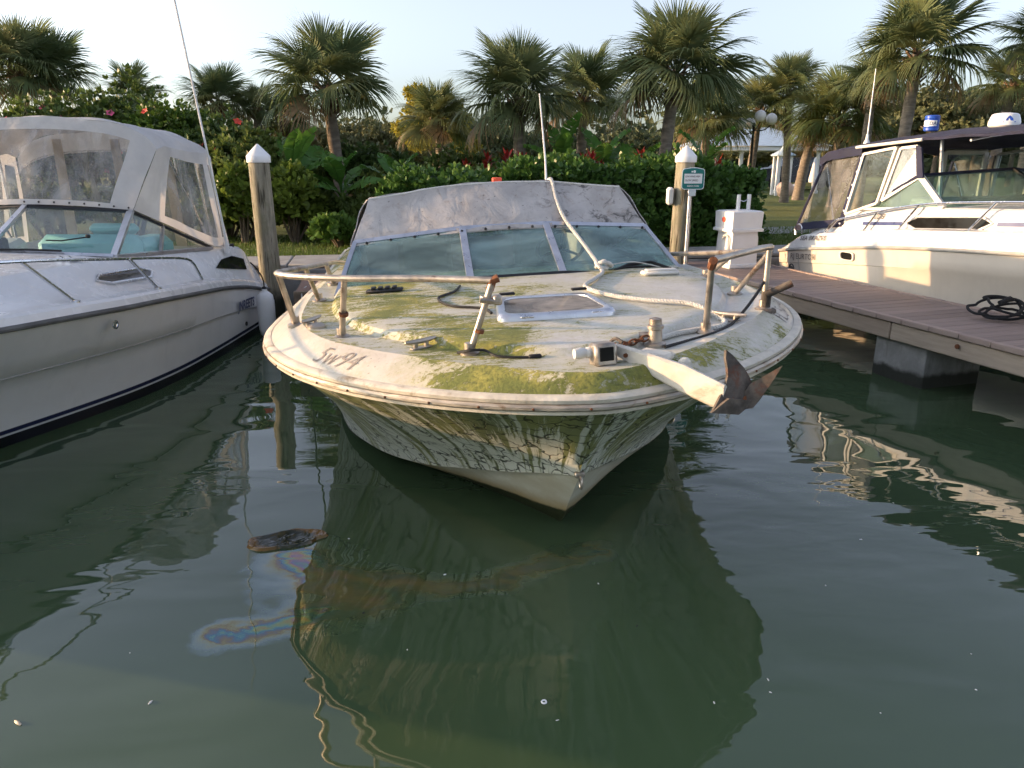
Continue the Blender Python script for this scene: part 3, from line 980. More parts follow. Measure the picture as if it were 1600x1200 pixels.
# windshield
CB = [Vector((s_ * .323, 2.275, 1.237)) for s_ in (-1, 1)]; CT_ = [Vector((s_ * .313, 2.808, 1.53)) for s_ in (-1, 1)]
OB = [Vector((s_ * 1.236, 2.36, 1.155)) for s_ in (-1, 1)]; OT = [Vector((s_ * 1.10, 2.866, 1.467)) for s_ in (-1, 1)]
AB = [Vector((s_ * 1.12, 3.9, 1.19)) for s_ in (-1, 1)]
def pane(name, pts, mat, parent, th=0.006): return MB().slab(pts, th).build(name, mat, parent, None, False)
ws = MB()
def bar(mb, a, b, w=0.045, d=0.03):
    a, b = Vector(a), Vector(b); t = (b - a).normalized(); n = t.cross(Vector((0, -0.8, 0.6))).normalized(); u = n.cross(t)
    r0 = [a + n * x + u * y for x, y in ((-w / 2, -d / 2), (w / 2, -d / 2), (w / 2, d / 2), (-w / 2, d / 2))]
    r1 = [p + (b - a) for p in r0]
    mb.loft([r0, r1], closev=True)
    k = len(mb.v); mb.f.append((k - 8, k - 7, k - 6, k - 5)); mb.f.append((k - 4, k - 3, k - 2, k - 1))
for nm, a, b, w in (("mullion", CB[0], CT_[0], .05), ("mullion", CB[1], CT_[1], .05), ("corner_post", OB[0], OT[0], .03), ("corner_post", OB[1], OT[1], .03)):
    mb = MB(); bar(mb, a, b, w); mb.build(nm, "aluminium", boat)
mb = MB()
for a, b in ((OB[0], CB[0]), (CB[0], CB[1]), (CB[1], OB[1])): bar(mb, a + Vector((0, 0, -.004)), b + Vector((0, 0, -.004)), 0.022, 0.05)
for a, b in ((AB[0], OB[0]), (AB[1], OB[1])): bar(mb, a, b, 0.022, 0.04)
mb.build("windshield_sill", "vinyl_black", boat)
mb = MB()
for a, b in ((OT[0], CT_[0]), (CT_[0], CT_[1]), (CT_[1], OT[1])): bar(mb, a, b, 0.03, 0.03)
for a, b in ((AB[0], OT[0]), (AB[1], OT[1])): bar(mb, a, b, 0.03, 0.03)
mb.build("windshield_top_rail", "aluminium", boat)
pane("windshield_pane", [OB[0], CB[0], CT_[0], OT[0]], "boat_glass_dusty", boat)
pane("windshield_pane", [CB[0], CB[1], CT_[1], CT_[0]], "boat_glass_dusty", boat)
pane("windshield_pane", [CB[1], OB[1], OT[1], CT_[1]], "boat_glass_dusty", boat)
pane("side_pane", [AB[0], OB[0], OT[0]], "boat_glass_dusty", boat)
pane("side_pane", [OB[1], AB[1], OT[1]], "boat_glass_dusty", boat)

# canvas: front panel with two seams, slack top, hanging sides
low = [(-1.13, 2.84, 1.445), (-.72, 2.83, 1.475), (-.33, 2.775, 1.505), (0, 2.77, 1.515), (.33, 2.775, 1.505), (.72, 2.83, 1.475), (1.13, 2.84, 1.445)]
top = [(-.985, 3.14, 1.752), (-.72, 3.17, 1.782), (-.43, 3.2, 1.815), (0, 3.2, 1.83), (.43, 3.2, 1.815), (.72, 3.17, 1.782), (.985, 3.14, 1.752)]
K = 57
lowc, topc = cr(low, K), cr(top, K)
rows_ = []
for j in range(17):
    f = j / 16
    r_ = []
    for i in range(K):
        p = Vector(lowc[i]).lerp(Vector(topc[i]), f)
        u_ = i / (K - 1)
        # hollow sag and pulled wrinkles between the seams
        sag = -0.03 * math.sin(f * math.pi)
        wr = 0.017 * math.sin(u_ * 34 + f * 5 + 1.5 * math.sin(u_ * 9)) * math.sin(f * math.pi) + 0.008 * math.sin(u_ * 63 - f * 8)
        p += Vector((0, -(sag + wr) * -0.75, (sag + wr) * 0.6))
        r_.append(p)
    rows_.append(r_)
solidify(rows_, -0.006).build("canvas_front", "canvas_old", boat, None, True, 60)
rows_ = []
for j in range(15):
    f = j / 14
    r_ = []
    for i in range(K):
        u_ = i / (K - 1)
        p = Vector(topc[i]); y = 3.2 + f * 2.3
        p.y = p.y + f * 2.3
        p.z += -0.06 * math.sin(f * math.pi) * (1 - abs(2 * u_ - 1) ** 3) - 0.10 * f + 0.012 * math.sin(u_ * 20 + f * 9)
        r_.append(p)
    rows_.append(r_)
solidify(rows_, -0.006).build("canvas_top", "canvas_old", boat, None, True, 60)
for s_ in (-1, 1):
    rows_ = []
    t0 = [Vector((s_ * 0.985, 3.14 + f * 2.3, 1.752 - 0.10 * f)) for f in np.linspace(0, 1, 20)]
    b0 = [Vector((s_ * (1.12 - 0.02 * min(1, f * 3)), 2.84 + f * 2.6, 1.445 - 0.25 * min(1, f * 2.6))) for f in np.linspace(0, 1, 20)]
    for j in range(9):
        rows_.append([a.lerp(b, j / 8) + Vector((s_ * (0.03 * math.sin(j / 8 * math.pi) + 0.012 * math.sin(i * 1.7 + j)), 0, 0)) for i, (a, b) in enumerate(zip(t0, b0))])
    solidify(rows_, 0.006 * s_).build("canvas_side", "canvas_old", boat, None, True, 60)
# seams as doubled strips with stitching, hem and snaps
for k_ in (2, 4):
    mb = MB()
    a, b = Vector(low[k_]), Vector(top[k_])
    pts = [a.lerp(b, f) + Vector((0, -0.012 - 0.026 * math.sin(f * math.pi) * 0.75 * -1 - 0.01, 0.006 - 0.012 * math.sin(f * math.pi))) for f in np.linspace(0, 1, 12)]
    mb.loft([[p + Vector((dx, 0.001 * abs(dx), 0)) for p in pts] for dx in (-0.022, -0.018, 0.018, 0.022)])
    mb.build("canvas_seam", "canvas_old", boat)
hem = [Vector(p) + Vector((0, -0.008, 0)) for p in cr(low, 40)]
MB().tube(hem, 0.009, 6).build("canvas_hem", "canvas_old", boat)
piping = [Vector(p) + Vector((0, -0.004, 0.004)) for p in cr(top, 40)]
MB().tube(piping, 0.007, 6).build("canvas_piping", "dusty_white", boat)
sn = MB(); sn.lathe([(0.0, 0.006), (0.009, 0.004), (0.011, 0.0), (0.011, -0.004)], (0, 0, 0), 8); sn_me = sn.mesh("snap", "rubber_black")
for i in range(2, 39, 3):
    o = put("snap", sn_me, boat); o.location = hem[i] + Vector((0, -0.012, 0.012)); o.rotation_euler = (R(60), 0, 0)

# deck hatch: raised metal frame round a dull smoked pane
hp = [(-.31, .93), (.29, .90), (.27, 1.40), (-.25, 1.43)]
def ring(pts, z, grow):
    c0 = Vector((sum(p[0] for p in pts) / 4, sum(p[1] for p in pts) / 4))
    out = []
    n = len(pts)
    for i in range(n):
        p = Vector(pts[i]); a = Vector(pts[i - 1]); b = Vector(pts[(i + 1) % n])
        r_ = 0.07
        p = p + (p - c0).normalized() * grow
        for t in (0.0, 0.25, 0.5, 0.75, 1.0):
            s0 = p + (a - p).normalized() * r_; s1 = p + (b - p).normalized() * r_
            q2 = s0.lerp(p, t).lerp(p.lerp(s1, t), t)
            out.append(Vector((q2.x, q2.y, z + deckz(0, 1.1) - 1.2)))
    return out
hz = 1.2
frame = MB().loft([ring(hp, hz - .03, 0.02), ring(hp, hz + .012, 0.02), ring(hp, hz + .028, 0.005), ring(hp, hz + .032, -0.012), ring(hp, hz + .028, -0.05), ring(hp, hz + .012, -0.055)], closev=True)
fo = frame.build("hatch_frame", "aluminium", boat)
inner = ring(hp, hz + .02, -0.05)
MB().slab(inner, 0.006).build("hatch_pane", "hatch_glass", fo, None, False)
for x in (-.2, .22):
    mb = MB(); mb.box((x, 1.40, deckz(0, 1.4) + 0.045), (0.09, 0.03, 0.014), None, 0.004); mb.build("hinge", "rubber_black", fo)
mb = MB(); mb.box((0, 0, 0), (0.07, 0.02, 0.012), None, 0.004); me_ = mb.mesh("latch", "chrome")
for x in (-.17, .2):
    o = put("latch", me_, fo); o.location = (x, .905, deckz(0, .9) + 0.022)

# pulpit rails, port and starboard
def foot(mb, p, r=0.045):
    mb.lathe([(r, -0.01), (r, 0.006), (r * .8, 0.012), (0.024, 0.016), (0.024, 0.05)], p, 12)
def rail(path, posts, r=0.0165):
    rt = cr(path, 46)
    MB().tube(rt, r, 10).build("pulpit_rail", "steel_weathered", boat)
    for (a, b) in posts:
        a = Vector(a) + UP
        mb = MB(); mb.tube([a, Vector(a).lerp(Vector(b), .5), b], 0.0155, 10); foot(mb, a)
        mb.build("stanchion", "steel_weathered", boat)
rail([(-.385, .525, 1.505), (-.70, .72, 1.505), (-1.057, .909, 1.5), (-1.30, 1.08, 1.5), (-1.43, 1.30, 1.49), (-1.40, 1.60, 1.465), (-1.34, 1.95, 1.43), (-1.27, 2.9, 1.33), (-1.22, 3.5, 1.24)],
     [((-.504, .546, 1.14), (-.385, .525, 1.505)), ((-1.115, 1.10, 1.135), (-1.057, .909, 1.5)), ((-1.40, 1.52, 1.13), (-1.42, 1.28, 1.49)), ((-1.33, 2.2, 1.14), (-1.35, 1.85, 1.44)), ((-1.29, 2.9, 1.14), (-1.29, 2.5, 1.37))])
rail([(.574, .379, 1.55), (.80, .60, 1.54), (1.05, .85, 1.525), (1.19, 1.02, 1.505), (1.27, 1.25, 1.46), (1.30, 1.9, 1.365), (1.27, 2.85, 1.24), (1.23, 3.3, 1.19)],
     [((.648, .587, 1.14), (.585, .40, 1.54)), ((1.154, .998, 1.14), (1.17, 1.0, 1.51)), ((1.20, 1.45, 1.14), (1.20, 1.03, 1.49)), ((1.29, 2.1, 1.14), (1.29, 1.65, 1.40))])
MB().tube([(-.40, .54, 1.46), (-.385, .525, 1.505), (-.36, .52, 1.515)], 0.019, 8).build("rail_end_elbow", "rust", boat)
MB().tube([(.574, .36, 1.555), (.588, .41, 1.52)], 0.020, 8).build("rail_end_elbow", "rust", boat)
for a, b in (((-.46, .54, 1.27), (-.455, .539, 1.285)), ((-1.088, 1.01, 1.30), (-1.086, 1.005, 1.315))):
    MB().tube([a, b], 0.024, 8).build("clamp", "rust", boat)
# clamp bracket with bolt on the port post, rod holder on the starboard one
mb = MB(); mb.tube([(-.42, .53, 1.405), (-.415, .529, 1.435)], 0.03, 8); mb.tube([(-.45, .50, 1.425), (-.36, .50, 1.41)], 0.012, 6); mb.box((-.37, .51, 1.42), (.04, .04, .045), None, .008)
mb.build("rail_bracket", "steel_weathered", boat)
mb = MB(); mb.tube([(1.158, .99, 1.145), (1.165, .99, 1.27)], 0.027, 12); mb.tube([(1.15, .97, 1.255), (1.27, .92, 1.32)], 0.02, 10); foot(mb, (1.158, .99, 1.166), .06)
mb.build("rod_holder", "galvanised", boat)

# cleats, chocks and small deck fittings
def cleat_mesh(name):
    mb = MB()
    mb.tube([(-.085, 0, .04), (-.06, 0, .036), (0, 0, .034), (.06, 0, .036), (.085, 0, .04)], [.006, .011, .013, .011, .006], 8)
    for x in (-.03, .03): mb.tube([(x, 0, 0), (x, 0, .034)], 0.012, 8)
    mb.box((0, 0, .003), (.11, .035, .008), None, .003)
    return mb.mesh(name, "steel_weathered")
cl = cleat_mesh("cleat")
for p, rz in (((-.72, .72, 1.14), .5), ((.86, .78, 1.14), -.8), ((-1.3, 1.42, 1.14), 1.0)):
    o = put("cleat", cl, boat); o.location = Vector(p) + UP; o.rotation_euler = (0, 0, rz)
mb = MB(); mb.lathe([(.05, -.01), (.05, .012), (.04, .022), (.012, .026)], (0, 0, 0), 14); fm = mb.mesh("deck_filler_cap", "steel_weathered")
for p in ((-1.27, 1.36, 1.14), (.93, .86, 1.14)):
    o = put("deck_filler_cap", fm, boat); o.location = Vector(p) + UP
mb = MB()
mb.box((0, 0, .015), (.26, .085, .03), None, .012); mb.box((0, -.01, .035), (.22, .05, .014), None, .006)
vm = mb.mesh("deck_vent", "dusty_white")
o = put("deck_vent", vm, boat); o.location = (.93, 2.02, deckz(.93, 2.02)); o.rotation_euler = (0, 0.04, .1)
mb = MB(); mb.box((0, 0, .012), (.24, .07, .02), None, .008)
for k_ in range(4): mb.box((-.07 + k_ * .045, 0, .03), (.03, .06, .014), None, .004)
o = mb.build("deck_vent", "vinyl_black", boat); o.location = (-.90, 2.06, deckz(-.9, 2.06)); o.rotation_euler = (0, -.03, -.15)
# bow light: square housing with a dark broken lens, next to the roller
mb = MB(); mb.box((0, 0, .05), (.10, .09, .10), None, .012); o = mb.build("bow_light", "steel_weathered", boat); o.location = (.03, .20, 1.165); o.rotation_euler = (-.12, 0, .1)
mb = MB(); mb.box((0, -.046, .055), (.062, .006, .058), None, .002); mb.build("lens", "tinted_glass", o)
mb = MB(); mb.lathe([(.010, -.04), (.022, -.036), (.026, -.01), (.02, .015), (.025, .022), (.025, .035), (.01, .04)], (-.085, .02, .06), 10, Euler((0, R(90), 0)).to_matrix())
mb.build("knob", "dusty_white", o)
# windlass post
mb = MB(); mb.lathe([(.05, -.01), (.05, .012), (.032, .02), (.03, .075), (.037, .08), (.037, .095), (.028, .10), (.028, .125), (.012, .13)], (.335, .42, 1.175), 14); mb.tube([(.27, .46, 1.22), (.33, .44, 1.222)], .014, 8)
mb.build("mooring_bitt", "steel_weathered", boat)
# wiper on the starboard pane
mb = MB()
mb.tube([(1.12, 2.32, 1.21), (1.0, 2.40, 1.255), (.82, 2.38, 1.25), (.70, 2.30, 1.225)], 0.012, 6); mb.tube([(.66, 2.31, 1.228), (.80, 2.36, 1.238), (1.06, 2.385, 1.225)], 0.010, 5); mb.box((1.14, 2.31, 1.19), (.09, .06, .05), None, .012)
mb.build("wiper", "rubber_black", boat)
# whip antenna on the far side of the canvas
mb = MB(); mb.tube([(.52, 3.75, 1.70), (.52, 3.78, 2.0), (.50, 3.85, 2.52)], [.011, .008, .005], 6); mb.build("antenna", "white_paint", boat)
MB().box((.02, 3.24, 1.852), (.075, .05, .035), None, .006).build("marker_light", "orange_float", boat)

# the big plough anchor lashed at the stem: white shank, rusty flukes
anc = on_boat("anchor", "big anchor with flat white shank and rusty grey flukes hanging off the bow", "anchor", (.30, .0, 1.12))
def al(p): return Vector(p) - Vector((.30, .0, 1.12))
sh = MB()
a0, a1, a2, a3 = Vector((.10, .25, 1.22)), Vector((.205, .125, 1.18)), Vector((.31, .0, 1.14)), Vector((.425, -.135, 1.09))
d_ = (a3 - a0).normalized(); sid = Vector((-d_.y, d_.x, 0)).normalized() * -1
prof = []
for p, hgt, w in ((a0, .05, .03), (a1, .09, .034), (a2, .12, .034), (a3, .11, .03)):
    b = .010
    prof.append([al(p + sid * sx * (w / 2 - (b if abs(sz) > .9 else 0)) + Vector((0, 0, sz_ * hgt / 2 + 0))) for sx, sz, sz_ in ((-1, 0, -.8), (-1, 0, .8), (-1, 1, 1), (1, 1, 1), (1, 0, .8), (1, 0, -.8), (1, -1, -1), (-1, -1, -1))])
n8 = 8
sh.loft(prof, closev=True)
sh.f.append(tuple(range(n8))); sh.f.append(tuple(reversed(range(len(sh.v) - n8, len(sh.v)))))
sh.build("shank", "shank_paint", anc)
mb = MB(); mb.box(al((.26, .21, 1.19)), (.15, .09, .035), Euler((0, 0, -.87)), .012); mb.box(al((.35, .10, 1.165)), (.05, .05, .07), Euler((0, 0, -.87)), .015)
mb.build("shank_bracket", "shank_paint", anc)
def fluke(pts, bend, name="fluke"):
    """curved plate with a pointed tip; pts: root low, root high, tip"""
    r0, r1, tip = (Vector(p) for p in pts)
    rows_ = []
    for k_ in np.linspace(0, 1, 9):
        w = (1 - k_) ** 0.8
        m = r0.lerp(r1, .5).lerp(tip, k_) + Vector(bend) * math.sin(k_ * math.pi)
        e = (r1 - r0) * 0.5 * w
        rows_.append([al(m - e), al(m - e * .3 + Vector(bend) * .15 * w), al(m + e * .3 + Vector(bend) * .15 * w), al(m + e)])
    solidify(rows_, .012).build(name, "galvanised", anc, None, True, 50)
def plate3(pts, name, th=.014):
    MB().slab([al(p) for p in pts], th).build(name, "galvanised", anc, None, False)
plate3([(.361, -.168, 1.058), (.463, -.147, 1.039), (.542, -.111, 1.073), (.557, -.092, 1.112), (.545, -.080, 1.154), (.525, -.072, 1.188), (.502, -.067, 1.215), (.478, -.063, 1.243), (.452, -.062, 1.265), (.445, -.075, 1.235), (.448, -.088, 1.20), (.446, -.10, 1.168), (.425, -.122, 1.13)], "fluke")
plate3([(.474, -.113, 1.029), (.539, -.145, 1.042), (.565, -.146, 1.072), (.610, -.147, 1.140), (.652, -.146, 1.208), (.628, -.139, 1.192), (.539, -.111, 1.132), (.509, -.111, 1.087)], "fluke")
plate3([(.350, -.175, 1.052), (.468, -.165, 1.030), (.548, -.125, 1.062), (.490, -.15, 1.085), (.425, -.165, 1.10)], "fluke_web")
mb = MB(); mb.tube([al((.47, -.125, 1.05)), al((.52, -.11, 1.075)), al((.545, -.10, 1.11))], [.012, .02, .012], 8); mb.build("crown", "rust", anc)

# shackle and a short run of chain back to the bitt
def link_ring(c, t_, u_, a=.022, b=.013, r=.0042):
    return [c + t_ * (a * math.cos(k)) + u_ * (b * math.sin(k)) for k in np.linspace(0, 2 * math.pi, 13)[:-1]], r
chp = [Vector(p) for p in cr([(.10, .255, 1.235), (.085, .30, 1.20), (.13, .37, 1.20), (.22, .41, 1.20), (.30, .42, 1.215)], 12)]
for i in range(11):
    a_, b_ = chp[i], chp[i + 1]; t_ = (b_ - a_).normalized(); n_ = t_.cross(Vector((0, 0, 1))).normalized(); u_ = n_ if i % 2 else t_.cross(n_)
    pts, r_ = link_ring(al((a_ + b_) / 2), t_, u_)
    MB().tube(pts, r_, 6, closed=True).build("chain_link", "rust", anc)
mb = MB(); mb.tube([al(p) for p in cr([(.12, .235, 1.20), (.085, .255, 1.205), (.075, .275, 1.235), (.10, .265, 1.262), (.125, .24, 1.25)], 16)], .008, 7); mb.build("shackle", "galvanised", anc)
for f in (.12,):
    p = a0.lerp(a3, f); mb = MB(); mb.tube([al(p + sid * .014), al(p + sid * .024)], .010, 6); mb.build("bolt", "rust", anc)

# white rope: over the canvas, knotted at the sill, snaking over the foredeck to the bow
rp = [(.455, 3.45, 1.80), (.452, 3.22, 1.835), (.447, 3.02, 1.69), (.465, 2.80, 1.555), (.53, 2.50, 1.40), (.58, 2.28, 1.275), (.56, 2.12, 1.25)]
for x, y in ((.43, 1.85), (.31, 1.60), (.38, 1.32), (.55, 1.12), (.74, .98), (.83, .82), (.77, .66), (.62, .61), (.50, .575), (.38, .50), (.28, .46)):
    rp.append((x, y, deckz(x, y) + .016))
rope = on_boat("rope", "white mooring rope draped over the canvas and windshield and snaking across the foredeck", "rope", rp[5])
def rl(p, o=rp[5]): return Vector(p) - Vector(o)
def laid(path, r, n, twist=26.0):
    """rope of three strands"""
    mb = MB(); P = [Vector(p) for p in cr(path, n)]
    L = 0.0
    ph = [0.0]
    for i in range(1, n): L += (P[i] - P[i - 1]).length; ph.append(L * twist)
    for s_ in range(3):
        pts = []
        for i in range(n):
            t = (P[min(i + 1, n - 1)] - P[max(i - 1, 0)]).normalized()
            u = t.cross(Vector((0.3, 0.2, 1))).normalized(); w = t.cross(u)
            a = ph[i] + s_ * 2.094
            pts.append(P[i] + (u * math.cos(a) + w * math.sin(a)) * r * .5)
        mb.tube(pts, r * .58, 6)
    return mb
laid([rl(p) for p in rp], .0135, 620, 120).build("line", "rope_white", rope)
kn = MB()
kp = [(.58, 2.30, 1.29), (.55, 2.24, 1.30), (.57, 2.20, 1.27), (.63, 2.24, 1.265), (.62, 2.29, 1.30), (.56, 2.27, 1.265), (.58, 2.21, 1.305), (.64, 2.22, 1.29), (.66, 2.235, 1.27)]
kn.tube([rl(p) for p in cr(kp, 60)], .015, 8); kn.build("knot", "rope_white", rope)
th_ = MB(); th_.tube([rl(p) for p in cr([(.65, 2.24, 1.28), (.85, 2.33, 1.275), (1.08, 2.36, 1.215)], 16)], .004, 5); th_.build("cord", "rope_white", rope)
# black cables
def cable(label, pts, r=.008):
    o = on_boat("cable", label, "cable", pts[0])
    MB().tube([Vector(p) - Vector(pts[0]) for p in cr(pts, 48)], r, 6).build("wire", "rubber_black", o)
    return o
cable("thin black cable from the starboard rail to the foot of the anchor", [(1.16, 1.01, 1.33), (1.08, .93, 1.28), (.96, .83, 1.21), (.80, .66, 1.178), (.66, .545, 1.176), (.50, .45, 1.176), (.36, .36, 1.18)], .008)
c2 = cable("short black cable bent across the mossy foredeck beside the hatch", [(-.42, 1.98, deckz(-.42, 1.98) + .008), (-.47, 1.80, deckz(-.47, 1.8) + .008), (-.58, 1.62, deckz(-.58, 1.62) + .008), (-.52, 1.38, deckz(-.52, 1.38) + .008), (-.36, 1.25, deckz(-.36, 1.25) + .008), (-.33, 1.10, deckz(-.33, 1.1) + .012)], .008)
c3 = cable("black plug lead lying at the foot of the bent port stanchion", [(-.56, .56, 1.178), (-.50, .50, 1.20), (-.44, .52, 1.19), (-.40, .45, 1.18), (-.33, .41, 1.176), (-.26, .39, 1.176)], .0065)
mb = MB(); mb.box(Vector((-.23, .39, 1.178)) - Vector((-.56, .56, 1.178)), (.06, .02, .02), None, .006); mb.build("plug", "rubber_black", c3)

# ------------------------------------------------------------------ white cruiser on the left, bow towards us
LX0 = -4.43
lb = thing("cabin_cruiser", "clean white cabin cruiser under a pale canvas enclosure with clear panels, left of the picture", "boat", (LX0, 6.0, 0))
LO = Vector((LX0, 6.0, 0))
def lw(x, y, z): return Vector((x, y - 6.0, z))               # x from the centreline, world y
YS = [2.3, 2.5, 2.8, 3.2, 3.6, 4.0, 4.5, 5.0, 5.7, 6.2, 6.8, 7.6, 8.2, 8.6, 8.9, 9.15]
HW = [0.02, .24, .47, .73, .93, 1.08, 1.23, 1.335, 1.415, 1.43, 1.435, 1.43, 1.42, 1.41, 1.40, 1.38]
ZR = [1.10, 1.09, 1.07, 1.045, 1.02, 1.0, .97, .94, .885, .845, .79, .715, .63, .555, .49, .45]
WL = [0.0, .0, .0, 0.02, .06, .25, .52, .74, 1.02, 1.18, 1.29, 1.34, 1.355, 1.36, 1.36, 1.35]
ZW = [1.0, .86, .60, .30, .10, 0, 0, 0, 0, 0, 0, 0, 0, 0, 0, 0]
def dense(A, n=70): 
    y = np.linspace(YS[0], YS[-1], n)
    P = cr([(a, b, 0) for a, b in zip(YS, A)], 400)
    return y, np.interp(y, P[:, 0], P[:, 1])
yy, hw = dense(HW); _, zr = dense(ZR); _, wl = dense(WL); _, zw = dense(ZW)
def mirror_loft(rowsR, name, mat, parent, ang=40):
    mb = MB(); mb.loft(rowsR); mb.loft([[Vector((-p.x, p.y, p.z)) for p in r_] for r_ in rowsR], flip=True)
    return mb.build(name, mat, parent, None, True, ang)
def hrow(k, step=0.0):
    out = []
    for i in range(len(yy)):
        w = k ** 1.35
        x = wl[i] + (hw[i] - wl[i]) * w; z = zw[i] + (zr[i] - zw[i]) * k
        out.append(lw(x + step, yy[i], z))
    return out
hull_rows = [[lw(wl[i] * .55, yy[i], zw[i] - .22) for i in range(len(yy))], hrow(0), hrow(.12), hrow(.3), hrow(.48), hrow(.6), hrow(.615, .012), hrow(.75, .01), hrow(.88, .006), hrow(1.0)]
mirror_loft(hull_rows, "hull", "hull_left", lb)
cre = MB(); cre.tube([p + Vector((.012, 0, 0)) for p in hrow(.607)], .006, 5); cre.build("crease_line", "interior_grey", lb)
mb = MB(); mb.tube([lw(hw[i] + .012, yy[i], zr[i] + .01) for i in range(len(yy))], .02, 8); mb.tube([lw(-hw[i] - .012, yy[i], zr[i] + .01) for i in range(len(yy))], .02, 8); mb.build("rub_rail", "interior_dark", lb)
# deck: bulwark, side deck, cabin side, crowned foredeck
EX = [0.0, .02, .08, .20, .35, .50, .68, .82, .95, 1.0, 1.03, 1.10, 1.14, 1.17, 1.18, 1.15]
EZ = [1.20, 1.20, 1.20, 1.205, 1.21, 1.22, 1.225, 1.225, 1.215, 1.20, 1.19, 1.13, 1.08, 1.05, 1.0, .86]
_, ex = dense(EX); _, ez = dense(EZ)
def drow(f): return [f(i) for i in range(len(yy))]
side_rows = [drow(lambda i: lw(hw[i] + .004, yy[i], zr[i] + .02)), drow(lambda i: lw(max(.0, hw[i] - .015), yy[i], zr[i] + .075)), drow(lambda i: lw(max(0, hw[i] - .04), yy[i], zr[i] + .095)),
             drow(lambda i: lw(max(0, hw[i] - .06) * .5 + .5 * max(ex[i], hw[i] - .13), yy[i], zr[i] + .1)), drow(lambda i: lw(max(min(ex[i] + .12, hw[i] - .02), hw[i] - .14), yy[i], zr[i] + .11)),
             drow(lambda i: lw(ex[i] + .02, yy[i], ez[i] - .03)), drow(lambda i: lw(max(0, ex[i] - .01), yy[i], ez[i] - .004)), drow(lambda i: lw(max(0, ex[i] - .04), yy[i], ez[i]))]
mirror_loft(side_rows, "deck", "gelcoat_white", lb, 30)
fi = [i for i in range(len(yy)) if yy[i] < 6.42]
mb = MB(); mb.loft([[lw(k * max(0, ex[i] - .04), yy[i], ez[i] + .06 * (1 - k * k) * min(1, (yy[i] - 2.3) / 2)) for i in fi] for k in np.linspace(-1, 1, 13)]); mb.build("foredeck", "gelcoat_white", lb)
ai = [i for i in range(len(yy)) if yy[i] > 8.62]
mb = MB(); mb.loft([[lw(k * (ex[i] - .04), yy[i], ez[i] - .01) for i in ai] for k in np.linspace(-1, 1, 5)]); mb.build("aft_deck", "gelcoat_white", lb)
mb = MB(); mb.add([lw(-1.38, 9.15, .45), lw(1.38, 9.15, .45), lw(1.34, 9.15, -.1), lw(-1.34, 9.15, -.1), lw(-1.15, 9.15, .86), lw(1.15, 9.15, .86)], [(0, 3, 2, 1), (4, 0, 1, 5)]); mb.build("transom", "hull_left", lb, None, False)
mb = MB()
mb.loft([[lw(s_ * x, y, z) for y in (6.4, 8.65)] for s_, x, z in ((-1, 1.0, 1.12), (-1, .95, .45), (1, .95, .45), (1, 1.0, 1.12))])
mb.add([lw(-1, 6.4, 1.2), lw(1, 6.4, 1.2), lw(.95, 6.4, .45), lw(-.95, 6.4, .45)], [(0, 1, 2, 3)]); mb.add([lw(-1, 8.64, 1.05), lw(1, 8.64, 1.05), lw(.95, 8.64, .45), lw(-.95, 8.64, .45)], [(0, 1, 2, 3)])
mb.build("cockpit", "cream_plastic", lb)
# windshield
lcb = [lw(s_ * 1.01, 6.37, 1.205) for s_ in (-1, 1)]; lct = [lw(s_ * .88, 7.02, 1.545) for s_ in (-1, 1)]
lmb = lw(0, 6.22, 1.262); lmt = lw(0, 6.88, 1.60)
lrb = [lw(s_ * 1.16, 8.1, 1.085) for s_ in (-1, 1)]
mids = [(lcb[0] + lmb) / 2 + Vector((0, -.03, .012)), (lcb[1] + lmb) / 2 + Vector((0, -.03, .012))]
for a, b, w in ((lcb[0], lct[0], .06), (lcb[1], lct[1], .06), (lmb, lmt, .045)):
    mb = MB(); bar(mb, a, b, w, .03); mb.build("windshield_post", "aluminium", lb)
mb = MB()
for a, b in ((lct[0], lmt), (lmt, lct[1])): bar(mb, a, b, .03, .03)
for s_ in (0, 1): bar(mb, lct[s_], lrb[s_], .03, .025)
mb.build("windshield_top_rail", "vinyl_black", lb)
mb = MB()
for a, b in ((lcb[0], lmb), (lmb, lcb[1])): bar(mb, a, b, .028, .05)
for s_ in (0, 1): bar(mb, lcb[s_], lrb[s_], .035, .03)
mb.build("windshield_sill", "aluminium", lb)
for s_ in (0, 1):
    m0 = lcb[s_].lerp(lrb[s_], .42); m1 = lct[s_].lerp(lrb[s_], .36)
    mb = MB(); bar(mb, m0, m1, .03, .03); mb.build("side_post", "aluminium", lb)
    pane("windshield_pane", [lcb[s_], lmb, lmt, lct[s_]], "boat_glass", lb)
    pane("side_pane", [lcb[s_], m0, m1, lct[s_]], "boat_glass", lb)
    pane("side_pane", [m0, lrb[s_], m1], "boat_glass", lb)
# enclosure canvas: roof on bows, front and side curtains
roof_prof = lambda f: [(-1.08 + .0 * f, 2.13), (-1.0, 2.24), (-.75, 2.35), (-.4, 2.40), (0, 2.415), (.4, 2.40), (.75, 2.35), (1.0, 2.24), (1.08, 2.13)]
RY = [7.28, 7.45, 7.75, 7.95, 8.15, 8.4, 8.55]
RZ = [-.03, .0, -.03, -.045, -.05, -.06, -.10]
rows_ = []
for j in range(25):
    y = 7.28 + (8.55 - 7.28) * j / 24
    dz = float(np.interp(y, RY, RZ)) - .02 * abs(math.sin((y - 7.28) * 5.2))
    pr = cr([(x, 0, z) for x, z in roof_prof(0)], 45)
    rows_.append([lw(p[0], y + .012 * math.sin(p[0] * 9 + j), p[2] + dz + .008 * math.sin(p[0] * 11 + j * .9)) for p in pr])
solidify(rows_, .006).build("canvas_roof", "canvas_white", lb, None, True, 60)
fr_t = [lw(p[0], 7.275, p[2] - .03) for p in cr([(x, 0, z) for x, z in roof_prof(0)], 45)]
